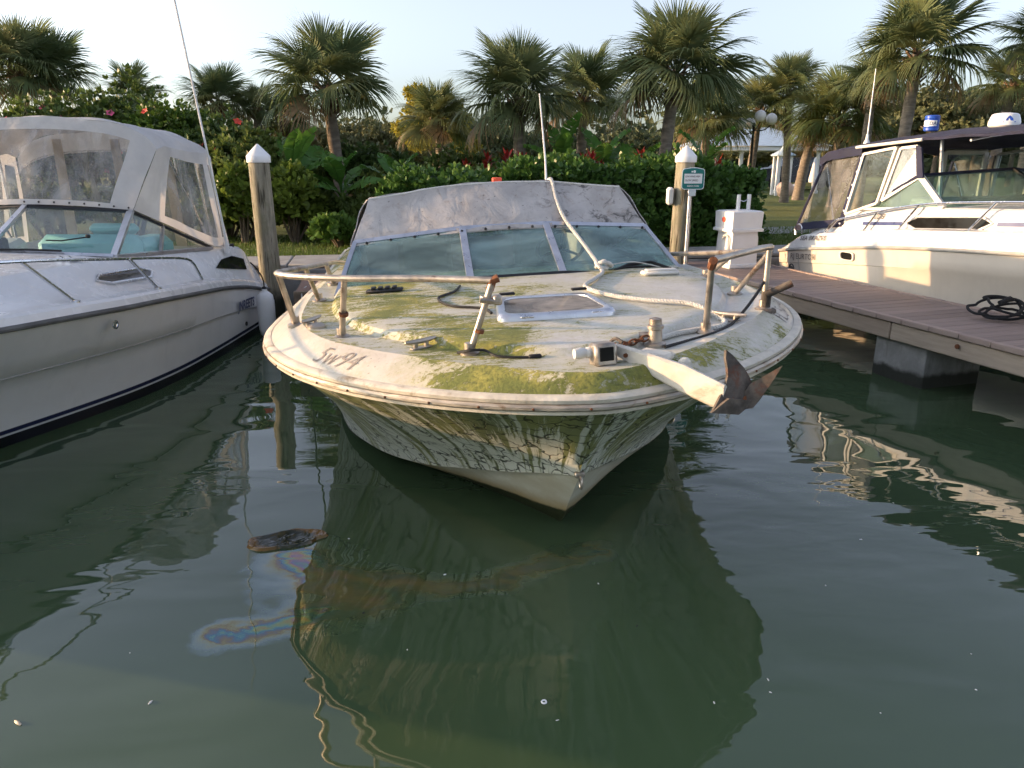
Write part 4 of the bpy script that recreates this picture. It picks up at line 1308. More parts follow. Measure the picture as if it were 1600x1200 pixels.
fr_b = cr([lct[0] + Vector((-.03, -.01, .01)), (lct[0] + lmt) / 2 + Vector((0, -.01, .025)), lmt + Vector((0, -.01, .015)), (lct[1] + lmt) / 2 + Vector((0, -.01, .025)), lct[1] + Vector((.03, -.01, .01))], 45)
def fcurt(i, f): 
    a = Vector(fr_b[i]).lerp(fr_t[i], f)
    return a + Vector((0, .012 * math.sin(i * .9 + f * 6) * math.sin(f * math.pi), 0))
def curtain(name, mat, ii, ff, parent=lb):
    mb = MB(); mb.loft([[fcurt(i, f) for i in ii] for f in ff]); return mb.build(name, mat, parent, None, True, 60)
curtain("front_hem", "canvas_white", range(0, 45), (0, .06)); curtain("front_valance", "canvas_white", range(0, 45), (.86, .93, 1.0))
curtain("front_corner", "canvas_white", range(0, 6), np.linspace(.06, .86, 8)); curtain("front_corner", "canvas_white", range(39, 45), np.linspace(.06, .86, 8))
curtain("front_window", "clear_vinyl", range(5, 40), np.linspace(.06, .86, 12))
for i0 in (13, 30):
    pass
for s_ in (-1, 1):
    sidx = 1 if s_ > 0 else 0
    tp = [lw(s_ * 1.085, y, 2.13 + float(np.interp(y, RY, RZ))) for y in np.linspace(7.28, 8.55, 30)]
    bt0 = [lct[sidx] + Vector((s_ * .03, 0, .01)), lct[sidx].lerp(lrb[sidx], .5) + Vector((s_ * .03, 0, .02)), lrb[sidx] + Vector((s_ * .03, 0, .02)), lw(s_ * 1.16, 8.62, 1.06)]
    bt = cr(bt0, 30)
    def sc_(i, f, bt=bt, tp=tp): return Vector(bt[i]).lerp(tp[i], f) + Vector((s_ * .02 * math.sin(i * .8) * math.sin(f * math.pi), 0, 0))
    def scurt(name, mat, ii, ff): 
        mb = MB(); mb.loft([[sc_(i, f) for i in ii] for f in ff]); return mb.build(name, mat, lb, None, True, 60)
    scurt("side_hem", "canvas_white", range(0, 30), (0, .10)); scurt("side_valance", "canvas_white", range(0, 30), (.88, 1.0))
    scurt("side_panel", "canvas_white", range(0, 8), np.linspace(.10, .88, 6))
    scurt("side_window", "clear_vinyl", range(7, 24), np.linspace(.10, .88, 8))
    scurt("side_strip", "canvas_white", range(23, 26), np.linspace(.10, .88, 6)); scurt("side_window", "clear_vinyl", range(25, 29), np.linspace(.10, .88, 6)); scurt("side_strip", "canvas_white", range(28, 30), np.linspace(.10, .88, 6))
    # frame tubes behind the curtain
    mb = MB(); mb.tube([lw(s_ * 1.04, 7.5, 2.1), lw(s_ * 1.06, 7.95, 1.6), lw(s_ * 1.08, 8.25, 1.12)], .014, 7); mb.tube([lw(s_ * 1.04, 8.2, 2.06), lw(s_ * 1.09, 8.32, 1.12)], .014, 7); mb.tube([lw(s_ * 1.04, 7.7, 2.08), lw(s_ * 1.05, 7.72, 1.86)], .010, 6)
    mb.build("canvas_frame", "chrome", lb)
# back curtain with beige vinyl posts showing through
rt = [lw(p[0] * .99, 8.56, p[2] - .13) for p in cr([(x, 0, z) for x, z in roof_prof(0)], 25)]
mb = MB(); mb.loft([[lw(np.interp(i, [0, 24], [-1.14, 1.14]), 8.62, 1.05).lerp(rt[i], f) for i in range(25)] for f in np.linspace(0.0, .86, 6)]); mb.build("back_window", "clear_vinyl", lb)
mb = MB(); mb.loft([[lw(np.interp(i, [0, 24], [-1.14, 1.14]), 8.62, 1.05).lerp(rt[i], f) for i in range(25)] for f in (.84, 1.02)]); mb.build("back_valance", "canvas_white", lb)
for x in (-.62, .05, .62):
    mb = MB(); mb.slab([lw(x - .06, 8.60, 1.05), lw(x + .06, 8.60, 1.05), lw(x * .95 + .05, 8.54, 2.22), lw(x * .95 - .05, 8.54, 2.22)], .008); mb.build("back_strip", "beige_vinyl", lb)
sn2 = MB(); sn2.lathe([(0.0, 0.006), (0.008, 0.004), (0.010, 0.0)], (0, 0, 0), 7); sn2_me = sn2.mesh("snap", "rubber_black")
for i in range(22, 45, 3):
    o = put("snap", sn2_me, lb); o.location = fcurt(i, .03) + Vector((0, -.008, .0)); o.rotation_euler = (R(75), 0, 0)
# seats and helm seen through the glass
mb = MB(); mb.box(lw(.42, 7.12, 1.12), (1.0, .28, .40), Euler((-.15, 0, 0)), .09); mb.box(lw(.62, 7.18, 1.37), (.46, .12, .10), None, .04); mb.build("bench_seat", "teal_vinyl", lb)
mb = MB(); mb.box(lw(.86, 7.35, 1.12), (.3, .5, .34), None, .08); mb.build("side_cushion", "teal_vinyl", lb)
mb = MB(); mb.box(lw(-.15, 6.62, 1.26), (.16, .12, .16), None, .02); mb.tube([lw(-.15, 6.6, 1.3), lw(-.15, 6.58, 1.46)], .008, 5); mb.build("compass", "vinyl_black", lb)
mb = MB(); mb.box(lw(-.5, 6.75, 1.18), (.8, .5, .18), Euler((.2, 0, 0)), .04); mb.build("dashboard", "cream_plastic", lb)
# wipers and horn
mb = MB(); mb.tube([lw(.05, 6.20, 1.285), lw(.35, 6.24, 1.28), lw(.62, 6.28, 1.265)], .010, 6); mb.box(lw(.03, 6.2, 1.28), (.07, .05, .05), None, .012); mb.tube([lw(.42, 6.42, 1.34), lw(.55, 6.42, 1.335), lw(.74, 6.50, 1.36)], .006, 5); mb.box(lw(.74, 6.5, 1.365), (.04, .03, .03), None, .008)
mb.build("wiper", "rubber_black", lb)
mb = MB()
for k_ in (0, .07): mb.lathe([(.008, 0), (.018, .02), (.026, .03), (.026, .05)], lw(.80 + k_, 5.98, 1.24), 10, Euler((R(90), 0, 0)).to_matrix())
mb.box(lw(.84, 6.0, 1.225), (.15, .05, .02), None, .005); mb.build("horn", "chrome", lb)
# side window, hexagonal
def hexwin(parent, place, mat_f, mat_g, L, H, cut, fr=.035):
    """frame and pane in a local plane; place(a, b, out) maps to the boat"""
    out = [(-L / 2, 0), (-L / 2 + cut, H / 2), (L / 2 - cut, H / 2), (L / 2, 0), (L / 2 - cut, -H / 2), (-L / 2 + cut, -H / 2)]
    def sc2(k): return [(a * (1 - k * 2 / L), b * (1 - k * 2 / H)) for a, b in out]
    mb = MB(); mb.loft([[place(a, b, .0) for a, b in sc2(0)], [place(a, b, .016) for a, b in sc2(.004)], [place(a, b, .016) for a, b in sc2(fr * .7)], [place(a, b, .004) for a, b in sc2(fr)]], closev=True)
    f = mb.build("cabin_window", mat_f, parent, None, True, 30)
    mb = MB(); mb.add([place(a, b, .006) for a, b in sc2(fr * .9)], [tuple(range(6))]); mb.build("pane", mat_g, f, None, False)
    return f
def side_pt(y, h):
    i = int(np.clip((y - yy[0]) / (yy[1] - yy[0]), 0, len(yy) - 1))
    a = lw(max(min(ex[i] + .12, hw[i] - .02), hw[i] - .14), y, zr[i] + .11); b = lw(ex[i] + .02, y, ez[i] - .03)
    n = Vector((b.z - a.z, 0, -(b.x - a.x))).normalized()
    return a.lerp(b, h), n
def lplace(a, b, o):
    p, n = side_pt(6.22 + a, .46 + b / .34)
    return p + n * (o + .004)
hexwin(lb, lplace, "chrome", "smoked_glass", .86, .135, .12, .026)
# stern vent
def vplace(a, b, o):
    p, n = side_pt(8.36 + a, .52 + b / .36)
    return p + n * (o + .003)
mb = MB(); pv_ = [(-.42, -.07), (.42, -.07), (.44, .05), (.15, .08), (-.15, .045)]
mb.add([vplace(a, b, .006) for a, b in pv_], [tuple(range(5))]); mb.build("stern_vent", "tinted_glass", lb, None, False)
# bow rail
rp_ = [lw(hw[i] - .06 - .05, yy[i], 0) for i in range(len(yy))]
def hwat(y): return float(np.interp(y, yy, hw))
def zat(y): return float(np.interp(y, yy, zr))
rr_ = [lw(hwat(y) - .12 + o, y, z) for y, z, o in ((2.7, 1.50, -.05), (3.2, 1.48, 0), (4.0, 1.43, .02), (4.9, 1.36, .03), (5.7, 1.27, .02), (6.6, 1.165, 0), (7.05, 1.10, 0), (7.22, 1.04, 0), (7.32, .86, .03))]
MB().tube(cr(rr_, 60), .0125, 8).build("bow_rail", "chrome", lb)
for yb, yt in ((3.3, 3.0), (4.25, 3.9), (5.25, 4.85), (6.38, 6.0)):
    mb = MB(); zt = float(np.interp(yt, [2.7, 3.2, 4.0, 4.9, 5.7, 6.6, 7.05], [1.50, 1.48, 1.43, 1.36, 1.27, 1.165, 1.10]))
    b_ = lw(hwat(yb) - .09, yb, zat(yb) + .1); mb.tube([b_, lw(hwat(yt) - .10, yt, zt)], .0125, 8); mb.lathe([(.035, -.005), (.035, .006), (.016, .014)], b_, 10); mb.build("stanchion", "chrome", lb)
# port light on the hull, drain, stern lettering
mb = MB(); mb.lathe([(.035, -.004), (.035, .008), (.022, .01), (.018, .004)], lw(1.405, 5.5, .80), 14, Euler((0, R(90), 0)).to_matrix()); mb.build("hull_fitting", "chrome", lb)
mb = MB(); mb.lathe([(.025, -.004), (.025, .01), (.012, .012)], lw(1.375, 8.3, .20), 10, Euler((0, R(90), 0)).to_matrix()); mb.build("hull_fitting", "rubber_black", lb)
lettering("boat_name", "JNREETS", .135, lambda x, y: lw(1.434, 7.95 + x * 1.02, .415 - .05 * x + y), "letter_navy", lb, .3, .004)
# whip antenna
mb = MB(); mb.tube([lw(1.22, 8.36, 1.0), lw(1.23, 8.35, 1.10)], .03, 8); mb.tube([lw(1.23, 8.35, 1.08), lw(1.235, 8.27, 1.4), lw(1.24, 7.75, 3.3), lw(1.24, 7.4, 4.6)], [.016, .013, .010, .006], 8); mb.build("antenna", "white_paint", lb)
for k_, (x, y) in enumerate(((1.17, 8.5), (1.15, 8.7))):
    mb = MB(); mb.box(lw(x, y, 1.04), (.05, .06, .05), None, .012); mb.tube([lw(x, y - .05, 1.055), lw(x, y + .05, 1.055)], .01, 6); mb.build("deck_cleat", "rubber_black", lb)

# white fender hanging off its quarter
fe = thing("fender", "white cylindrical fender hanging at the stern of the left cruiser", "fender", (-2.85, 8.42, .02))
mb = MB(); mb.lathe([(.0, 0), (.05, .0), (.085, .03), (.098, .09), (.098, .42), (.085, .49), (.05, .525), (.03, .535), (.03, .56)], (0, 0, 0), 20); mb.build("body", "white_paint", fe)
mb = MB(); mb.tube(cr([(0, 0, .56), (-.01, .02, .66), (-.07, .03, .78), (-.14, .03, .86)], 14), .009, 6); mb.tube([(0.02, 0, .57), (-.02, 0, .57)], .018, 6); mb.build("lanyard", "rope_black", fe)

# ------------------------------------------------------------------ cream cruiser on the right, behind the dock
RTH = R(180 + 17.7)
rb = thing("hardtop_cruiser", "cream and white cruiser with navy blue canvas top beside the dock, right of the picture", "boat", (5.07, 10.94, 0), (0, 0, RTH))
V = lambda x, y, z: Vector((x, y, z))
RYS = [0, .3, 1, 2.1, 3.7, 5, 6.2, 7.2, 8.0, 8.4]
RHW = [1.34, 1.38, 1.40, 1.40, 1.40, 1.34, 1.10, .72, .27, .02]
RZR = [.77, .82, .91, 1.035, 1.14, 1.2, 1.25, 1.29, 1.32, 1.33]
RWL = [1.25, 1.27, 1.28, 1.25, 1.15, .95, .62, .22, .0, .0]
RZW = [0, 0, 0, 0, 0, 0, 0, .05, .6, 1.1]
ry = np.linspace(0, 8.4, 60)
rd = lambda A: np.interp(ry, *cr([(a, b, 0) for a, b in zip(RYS, A)], 400)[:, :2].T)
rhw, rzr, rwl, rzw = rd(RHW), rd(RZR), rd(RWL), rd(RZW)
def rrow(k, step=0.0): return [V(rwl[i] + (rhw[i] - rwl[i]) * k ** 1.2 + step, ry[i], rzw[i] + (rzr[i] - rzw[i]) * k) for i in range(60)]
mirror_loft([[V(rwl[i] * .5, ry[i], rzw[i] - .25) for i in range(60)], rrow(0), rrow(.25), rrow(.5), rrow(.78), rrow(.79, .010), rrow(.9, .006), rrow(1)], "hull", "hull_right", rb)
mb = MB(); mb.tube([V(rhw[i] + .012, ry[i], rzr[i] + .005) for i in range(60)], .02, 8); mb.build("rub_rail", "interior_grey", rb)
bul = lambda i: min(.30, .30) if ry[i] > .45 else .02 + .28 * (ry[i] / .45)
mb_rows = [[V(rhw[i] + .002, ry[i], rzr[i] + .015) for i in range(60)], [V(max(0, rhw[i] - .02), ry[i], rzr[i] + bul(i) * .55) for i in range(60)], [V(max(0, rhw[i] - .05), ry[i], rzr[i] + bul(i) * .66) for i in range(60)],
           [V(max(0, rhw[i] - .16), ry[i], rzr[i] + bul(i) * .70) for i in range(60)]]
cabx = rd([1.1, 1.15, 1.17, 1.17, 1.16, 1.08, .86, .52, .14, .01]); cabz = np.interp(ry, [0, .45, .9, 1.3, 2.0, 3.7, 6, 8.4], [.80, 1.10, 1.22, 1.40, 1.48, 1.55, 1.56, 1.45])
mb_rows += [[V(max(0, min(rhw[i] - .17, cabx[i] + .03)), ry[i], rzr[i] + bul(i) * .72) for i in range(60)], [V(cabx[i], ry[i], max(cabz[i] - .02, rzr[i] + bul(i) * .75)) for i in range(60)], [V(max(0, cabx[i] - .03), ry[i], max(cabz[i], rzr[i] + bul(i) * .76)) for i in range(60)]]
mirror_loft(mb_rows, "deck", "gelcoat_white", rb, 30)
fi = [i for i in range(60) if ry[i] > 2.3]
mb = MB(); mb.loft([[V(k * max(0, cabx[i] - .03), ry[i], cabz[i] + .05 * (1 - k * k)) for i in fi] for k in np.linspace(-1, 1, 11)]); mb.build("foredeck", "gelcoat_white", rb)
mb = MB(); mb.loft([[V(x, y, z) for y in (.3, 2.4)] for x, z in ((-1.1, 1.2), (-1.05, .55), (1.05, .55), (1.1, 1.2))]); mb.add([V(-1.05, 2.4, 1.5), V(1.05, 2.4, 1.5), V(1.05, 2.4, .55), V(-1.05, 2.4, .55)], [(0, 1, 2, 3)]); mb.build("cockpit", "interior_grey", rb)
mb = MB(); mb.add([V(-1.34, 0, .77), V(1.34, 0, .77), V(1.25, 0, -.2), V(-1.25, 0, -.2), V(-1.15, .1, .95), V(1.15, .1, .95)], [(0, 1, 2, 3), (4, 5, 1, 0)]); mb.build("transom", "hull_right", rb, None, False)
# windshield and side wing
wt = [V(s_ * 1.08, 2.0, 1.83) for s_ in (-1, 1)]; wb = [V(s_ * 1.15, 2.45, 1.50) for s_ in (-1, 1)]; wr = [V(s_ * 1.17, 1.30, 1.42) for s_ in (-1, 1)]
ct_, cb_ = V(0, 2.25, 1.90), V(0, 2.85, 1.60)
for s_ in (0, 1):
    pane("side_pane", [wr[s_], wb[s_], wt[s_]], "boat_glass_green", rb)
    pane("windshield_pane", [wb[s_], cb_, ct_, wt[s_]], "boat_glass_green", rb)
    mb = MB(); bar(mb, wb[s_], wt[s_], .06, .04); bar(mb, wr[s_], wb[s_], .035, .03); mb.build("windshield_post", "cream_plastic", rb)
    mb = MB(); bar(mb, wr[s_], wt[s_], .05, .03); bar(mb, wt[s_], ct_, .03, .03); mb.build("windshield_top_rail", "canvas_navy", rb)
mb = MB(); bar(mb, cb_, ct_, .04, .03); mb.build("windshield_mullion", "vinyl_black", rb)
mb = MB(); mb.box(V(0, 2.1, 1.48), (1.9, .7, .14), Euler((-.1, 0, 0)), .04); mb.build("dashboard", "interior_grey", rb)
# hard door frame with panes
def quadframe(name, a, b, c, d, w, mat, matg):
    a, b, c, d = map(Vector, (a, b, c, d)); mb = MB()
    for p, q2 in ((a, b), (b, c), (c, d), (d, a)): bar(mb, p, q2, w, .03)
    f = mb.build(name, mat, rb); pane("pane", [a, b, c, d], matg, f); return f
for s_ in (1, -1):
    quadframe("door_window", (s_ * 1.17, 1.02, 1.34), (s_ * 1.17, 1.52, 1.50), (s_ * 1.09, 1.62, 2.14), (s_ * 1.09, 1.12, 2.07), .06, "cream_plastic", "boat_glass")
    quadframe("side_window", (s_ * 1.17, 1.58, 1.53), (s_ * 1.08, 1.98, 1.80), (s_ * 1.07, 1.90, 2.15), (s_ * 1.09, 1.68, 2.13), .035, "cream_plastic", "curtain_vinyl")
    mb = MB(); mb.slab([V(s_ * 1.17, .98, 1.22), V(s_ * 1.17, 1.30, 1.40), V(s_ * 1.17, 1.04, 1.36)], .03); mb.build("coaming_panel", "gelcoat_white", rb)
    # aft curtain: clear panel with navy borders
    a, b, c, d = V(s_ * 1.20, .12, 1.08), V(s_ * 1.18, .96, 1.20), V(s_ * 1.09, 1.10, 2.06), V(s_ * 1.09, .42, 1.98)
    pane("aft_curtain", [a, b, c, d], "curtain_vinyl", rb, .004)
    mb = MB(); mb.slab([V(s_ * 1.205, .10, 1.06), V(s_ * 1.19, .98, 1.18), V(s_ * 1.178, .985, 1.28), V(s_ * 1.195, .155, 1.16)], .012); mb.slab([V(s_ * 1.19, .92, 1.2), V(s_ * 1.19, 1.0, 1.2), V(s_ * 1.1, 1.14, 2.07), V(s_ * 1.1, 1.05, 2.06)], .014); mb.tube([a, d], .022, 6)
    mb.build("curtain_border", "canvas_navy", rb)
    mb = MB(); mb.tube([V(s_ * 1.08, .45, 1.95), V(s_ * 1.12, .72, 1.30), V(s_ * 1.13, .78, 1.12)], .014, 7); mb.tube([V(s_ * 1.08, 1.0, 2.05), V(s_ * 1.12, .74, 1.3)], .012, 7); mb.build("canvas_frame", "chrome", rb)
    mb = MB(); mb.slab([V(s_ * 1.08, 1.88, 2.16), V(s_ * 1.10, 1.98, 2.14), V(s_ * 1.11, 2.08, 1.80), V(s_ * 1.09, 1.97, 1.80)], .02); mb.build("corner_panel", "canvas_navy", rb)
    for k_ in range(6):
        p_s = V(s_ * 1.205, .96, 1.22).lerp(V(s_ * 1.115, 1.09, 2.02), k_ / 5)
        mb = MB(); mb.lathe([(.012, -.006), (.012, .004), (.004, .008)], p_s, 8, Euler((0, R(90 * s_), 0)).to_matrix()); mb.build("snap", "white_paint", rb)
# canvas top: long navy roof, crowned, drooping aft
rows_ = []
for j in range(31):
    y = .36 + (4.4 - .36) * j / 30
    edge_z = float(np.interp(y, [.36, .5, 1.1, 1.95, 2.6, 3.2, 4.4], [2.02, 2.10, 2.17, 2.24, 2.26, 2.27, 2.24])); cr_ = .12
    rows_.append([V(x * 1.13, y, edge_z + cr_ * (1 - abs(x) ** 2.4) + .006 * math.sin(x * 12 + j * 1.3)) for x in np.linspace(-1, 1, 29)])
solidify(rows_, .03).build("canvas_top", "canvas_navy", rb, None, True, 50)
mb = MB(); mb.loft([[V(1.13, y, float(np.interp(y, [.36, .5, 1.1], [2.02, 2.10, 2.17])) - dz) for y in np.linspace(.36, 1.1, 12)] for dz in (0, .05, .11)]); mb.build("canvas_valance", "canvas_navy", rb)
mb = MB(); mb.tube(cr([V(1.13, 1.0, 2.15), V(1.13, 1.5, 2.185), V(1.13, 2.0, 2.22)], 12), .018, 8); mb.build("top_edge_tube", "cream_plastic", rb)
for y in (2.6, 3.6):
    mb = MB(); mb.tube([V(x, y, 2.20 + .10 * (1 - (x / 1.1) ** 2)) for x in np.linspace(-1.1, 1.1, 15)], .014, 7); mb.build("canvas_bow", "aluminium", rb)
for s_ in (-1, 1):
    mb = MB(); mb.tube([V(s_ * .75, 2.0, 1.55), V(s_ * .75, 1.9, 2.28)], .022, 8); mb.build("roof_support", "aluminium", rb)
mb = MB(); mb.box(V(-.55, .9, 1.05), (.5, .5, .9), None, .06); mb.box(V(.45, 1.2, 1.0), (.5, .45, .85), None, .06); mb.build("helm_seat", "interior_dark", rb)
# bulkhead window wall seen inside
quadframe("bulkhead_window", (-1.0, 1.0, 1.3), (-.3, 1.0, 1.3), (-.3, 1.0, 2.1), (-1.0, 1.0, 2.1), .07, "cream_plastic", "boat_glass")
# cabin window, stripe, portlight, lettering, rails
def rplace(a, b, o):
    y = 2.56 + a; i = int(np.clip(y / ry[1], 0, 58)); zb = rzr[i] + .216; x0 = min(rhw[i] - .17, cabx[i] + .03)
    return V(np.interp(b, [-.12, .12], [x0, cabx[i]]) + .008 + o, y, 1.345 + .07 * a + b)
hexwin(rb, rplace, "gelcoat_white", "tinted_glass", 1.12, .17, .14, .03)
mb = MB()
for y0, y1 in ((1.35, 1.96), (3.16, 4.3)):
    mb.add([rplace(y0 - 2.56, -.03, .004), rplace(y1 - 2.56, -.03, .004), rplace(y1 - 2.56, .01, .004), rplace(y0 - 2.56, .01, .004)], [(0, 1, 2, 3)])
mb.build("side_stripe", "stripe_blue", rb, None, False)
def hside(y, z, o=.0):
    i = int(np.clip(y / ry[1], 0, 58)); k = (z - rzw[i]) / (rzr[i] - rzw[i])
    x = rwl[i] + (rhw[i] - rwl[i]) * max(0, k) ** 1.2 + (.010 if k > .79 else 0) if k < 1 else rhw[i] - .02 * (k - 1) * 6
    return V(x + o, y, z)
mb = MB(); ov = [(.10 * math.copysign(abs(math.cos(a)) ** .5, math.cos(a)), .045 * math.copysign(abs(math.sin(a)) ** .5, math.sin(a))) for a in np.linspace(0, 2 * math.pi, 21)[:-1]]
mb.loft([[hside(1.38 + a * k, .86 + b * k, o) for a, b in ov] for k, o in ((1.25, .004), (1.2, .018), (1.0, .018), (.95, .008))], closev=True); pf = mb.build("portlight", "cream_plastic", rb)
mb = MB(); mb.add([hside(1.38 + a, .86 + b, .010) for a, b in ov], [tuple(range(20))]); mb.build("pane", "tinted_glass", pf, None, False)
# lettering reads from stern to bow as seen from the dock
lettering("boat_name", "SEA BRAZVS", .085, lambda x, y: hside(.46 + x * 1.08, .965 + .1 * x + y, .02), "letter_grey", rb, .2, .001)
lettering("home_port", "RJ EURTOR", .105, lambda x, y: hside(.30 + x * .98, .70 + .08 * x + y, .014), "letter_grey", rb, .1, .001)
lettering("hull_marking", "UDB", .085, lambda x, y: rplace(1.50 + x - 2.56, .045 + y, .01), "letter_grey", rb, .3, .001)
for (yb, yt) in ((.80, .98), (1.45, 1.62), (1.98, 2.20), (2.9, 3.15)):
    zb = float(np.interp(yb, ry, rzr)) + .2; zt = float(np.interp(yt, [.9, 2.2, 3.2, 5], [1.28, 1.52, 1.60, 1.68]))
    mb = MB(); mb.tube([V(1.27, yb, zb), V(1.24, yt, zt)], .0125, 8); mb.lathe([(.03, -.005), (.03, .006), (.014, .012)], V(1.27, yb, zb), 8); mb.build("stanchion", "chrome", rb)
mb = MB(); mb.tube(cr([V(1.27, .78, 1.10), V(1.25, .92, 1.25), V(1.24, 1.1, 1.30), V(1.24, 2.2, 1.52), V(1.24, 3.2, 1.60), V(1.20, 5, 1.68), V(.9, 6.4, 1.72)], 50), .0125, 8); mb.build("side_rail", "chrome", rb)
mb = MB(); mb.tube(cr([V(1.2, .12, 1.0), V(1.2, .11, 1.10), V(1.2, .17, 1.15), V(1.2, .24, 1.12), V(1.2, .25, 1.02)], 20), .012, 7); mb.build("grab_rail", "chrome", rb)
mb = MB(); mb.lathe([(.06, -.01), (.06, .012), (.045, .016), (.04, .004)], hside(.30, .57, 0), 14, Euler((0, R(90), 0)).to_matrix()); mb.build("exhaust_outlet", "interior_dark", rb)
for z_ in (.3,):
    mb = MB(); mb.tube([hside(.16, .75, .004), hside(.20, .55, .004), hside(.24, .35, .004)], .004, 4); mb.tube([hside(.44, 1.0, .004), hside(.46, .7, .004), hside(.50, .4, .004)], .004, 4); mb.build("gelcoat_seam", "interior_grey", rb)
# on its roof: antenna, blue horn drum, radar dome
mb = MB(); mb.lathe([(.04, 0), (.035, .03), (.02, .06), (.018, .12)], V(.62, .60, 2.20), 10); mb.tube([V(.62, .60, 2.26), V(.62, .59, 3.12)], [.010, .005], 6); mb.build("antenna", "white_paint", rb)
drum = thing("fuel_can", "small blue drum with white label standing on the navy canvas roof", "drum", rb.matrix_basis @ V(.62, 1.60, 2.325), (0, 0, RTH))
mb = MB(); mb.lathe([(.085, 0), (.10, .012), (.10, .05), (.106, .056), (.10, .062), (.10, .17), (.106, .176), (.10, .182), (.10, .215), (.085, .225), (.03, .228)], (0, 0, 0), 22); mb.build("body", "blue_plastic", drum)
mb = MB(); mb.loft([[Vector((.1015 * math.cos(a), .1015 * math.sin(a), z)) for a in np.linspace(-.6, 1.5, 14)] for z in (.07, .15)]); lab_ = mb.build("label_band", "sign_white", drum)
lettering("lettering", "DAN", .07, lambda x, y: Vector((.1025 * math.cos(.45 + x / .1), .1025 * math.sin(.45 + x / .1), .085 + y)), "letter_navy", drum, .0, .001)
rad = thing("radar_dome", "white radar dome with a blue emblem on the navy canvas roof", "radar", rb.matrix_basis @ V(.60, 2.53, 2.335), (0, 0, RTH))
mb = MB(); mb.lathe([(.16, 0), (.185, .02), (.185, .06), (.175, .10), (.155, .155), (.13, .17), (.05, .18)], (0, 0, 0), 26); mb.build("dome", "white_paint", rad)
mb = MB()
def on_dome(a, z, o=.004):
    r_ = float(np.interp(z, [.02, .06, .10, .155], [.185, .185, .175, .155])) + o
    return Vector((r_ * math.cos(a), r_ * math.sin(a), z))
mb.add([on_dome(1.0 + a, z) for a, z in ((-.25, .075), (.25, .075), (.22, .10), (.1, .125), (0, .14), (-.1, .125), (-.22, .10))], [tuple(range(7))]); mb.add([on_dome(1.0 + a, z) for a, z in ((-.4, .055), (.4, .055), (.4, .066), (-.4, .066))], [(0, 1, 2, 3)])
mb.build("emblem", "blue_plastic", rad, None, False)

drum.scale = (.8, .8, .8); rad.scale = (.82, .82, .82)
# ------------------------------------------------------------------ docks
DA = Vector((2.45, 10.11, 0)); dd = Vector((.30403, -.95266, 0)); dn = Vector((.95266, .30403, 0))
DOCK_Z = .60
dock = thing("finger_dock", "long brown plank dock with timber sides beside the cream cruiser", "dock", (DA.x, DA.y, 0))
def dk(a, b, z): return dd * a + dn * b + Vector((0, 0, z))      # a towards us, b across
DW = 1.12; ang_d = math.atan2(dn.y, dn.x)
pl = MB(); pl.box((0, 0, 0), (DW - .06, .134, .03), None, .004); pl_me = pl.mesh("plank", "dock_plank")
k_ = 0; a_ = -.75
while a_ < 8.2:
    o = put("plank", pl_me, dock); o.location = dk(a_, DW / 2, DOCK_Z - .015 + random.uniform(-.0015, .0015)); o.rotation_euler = (0, 0, ang_d + random.uniform(-.003, .003)); a_ += .142
# edge trim pieces and fascia boards on both sides
et = MB(); et.box((0, 0, 0), (.055, .298, .05), None, .006); et_me = et.mesh("edge_block", "dock_edge")
a_ = -.7
while a_ < 8.2:
    for b in (.0, DW):
        o = put("edge_block", et_me, dock); o.location = dk(a_, b, DOCK_Z - .012 + random.uniform(-.002, .002)); o.rotation_euler = (0, 0, ang_d)
    a_ += .303
fb = MB(); fb.box((0, 0, 0), (.06, 1.99, .165), None, .008); fb_me = fb.mesh("fascia_board", "dock_fascia")
for k_ in range(-1, 4):
    for b in (.035, DW - .035):
        o = put("fascia_board", fb_me, dock); o.location = dk(.55 + k_ * 2.0, b, DOCK_Z - .125); o.rotation_euler = (0, 0, ang_d)
mb = MB()
for b in (.35, .75): mb.box(dk(3.6, b, DOCK_Z - .10), (.05, 8.4, .12), Euler((0, 0, ang_d)))
mb.build("joist", "dock_timber", dock)
fl_me = None
for a0 in (.35, 3.62, 7.2):
    mb = MB(); mb.box((0, 0, 0), (.68, .60, .62), None, .012); fl_ = mb.build("dock_block", "concrete_wet", dock); fl_.location = dk(a0, .42, .085); fl_.rotation_euler = (0, 0, ang_d)
mb = MB(); mb.tube([dk(4.3, -.01, DOCK_Z - .1), dk(4.3, -.025, DOCK_Z - .1)], .02, 8); mb.build("bolt", "rust", dock)
# coiled black hose on the dock
coil = thing("rope_coil", "tangled coil of black rope on the dock at the right edge", "rope", Vector((4.47, 6.60, DOCK_Z)))
cp = []
for i in range(150):
    a = i * .17; w = random.Random(i // 6).uniform(.8, 1.15)
    cp.append((.21 * w * math.cos(a) + .06 * math.sin(a * .31), .12 * w * math.sin(a) + .03 * math.cos(a * .4), .02 + .075 * (1 + math.sin(a + .9 * math.sin(a * .17))) * (.35 + .65 * abs(math.sin(a * .09))) + .0003 * i))
cp += [(.30, -.05, .05), (.42, -.10, .02), (.55, -.14, .016), (.75, -.16, .016)]
MB().tube(cr(cp, 420), .0125, 6).build("strand", "rope_black", coil)
mb = MB(); mb.tube([(-.05, .0, .16), (.06, .03, .19), (.10, .05, .18)], [.02, .028, .02], 8); mb.build("rope_end", "rope_black", coil)

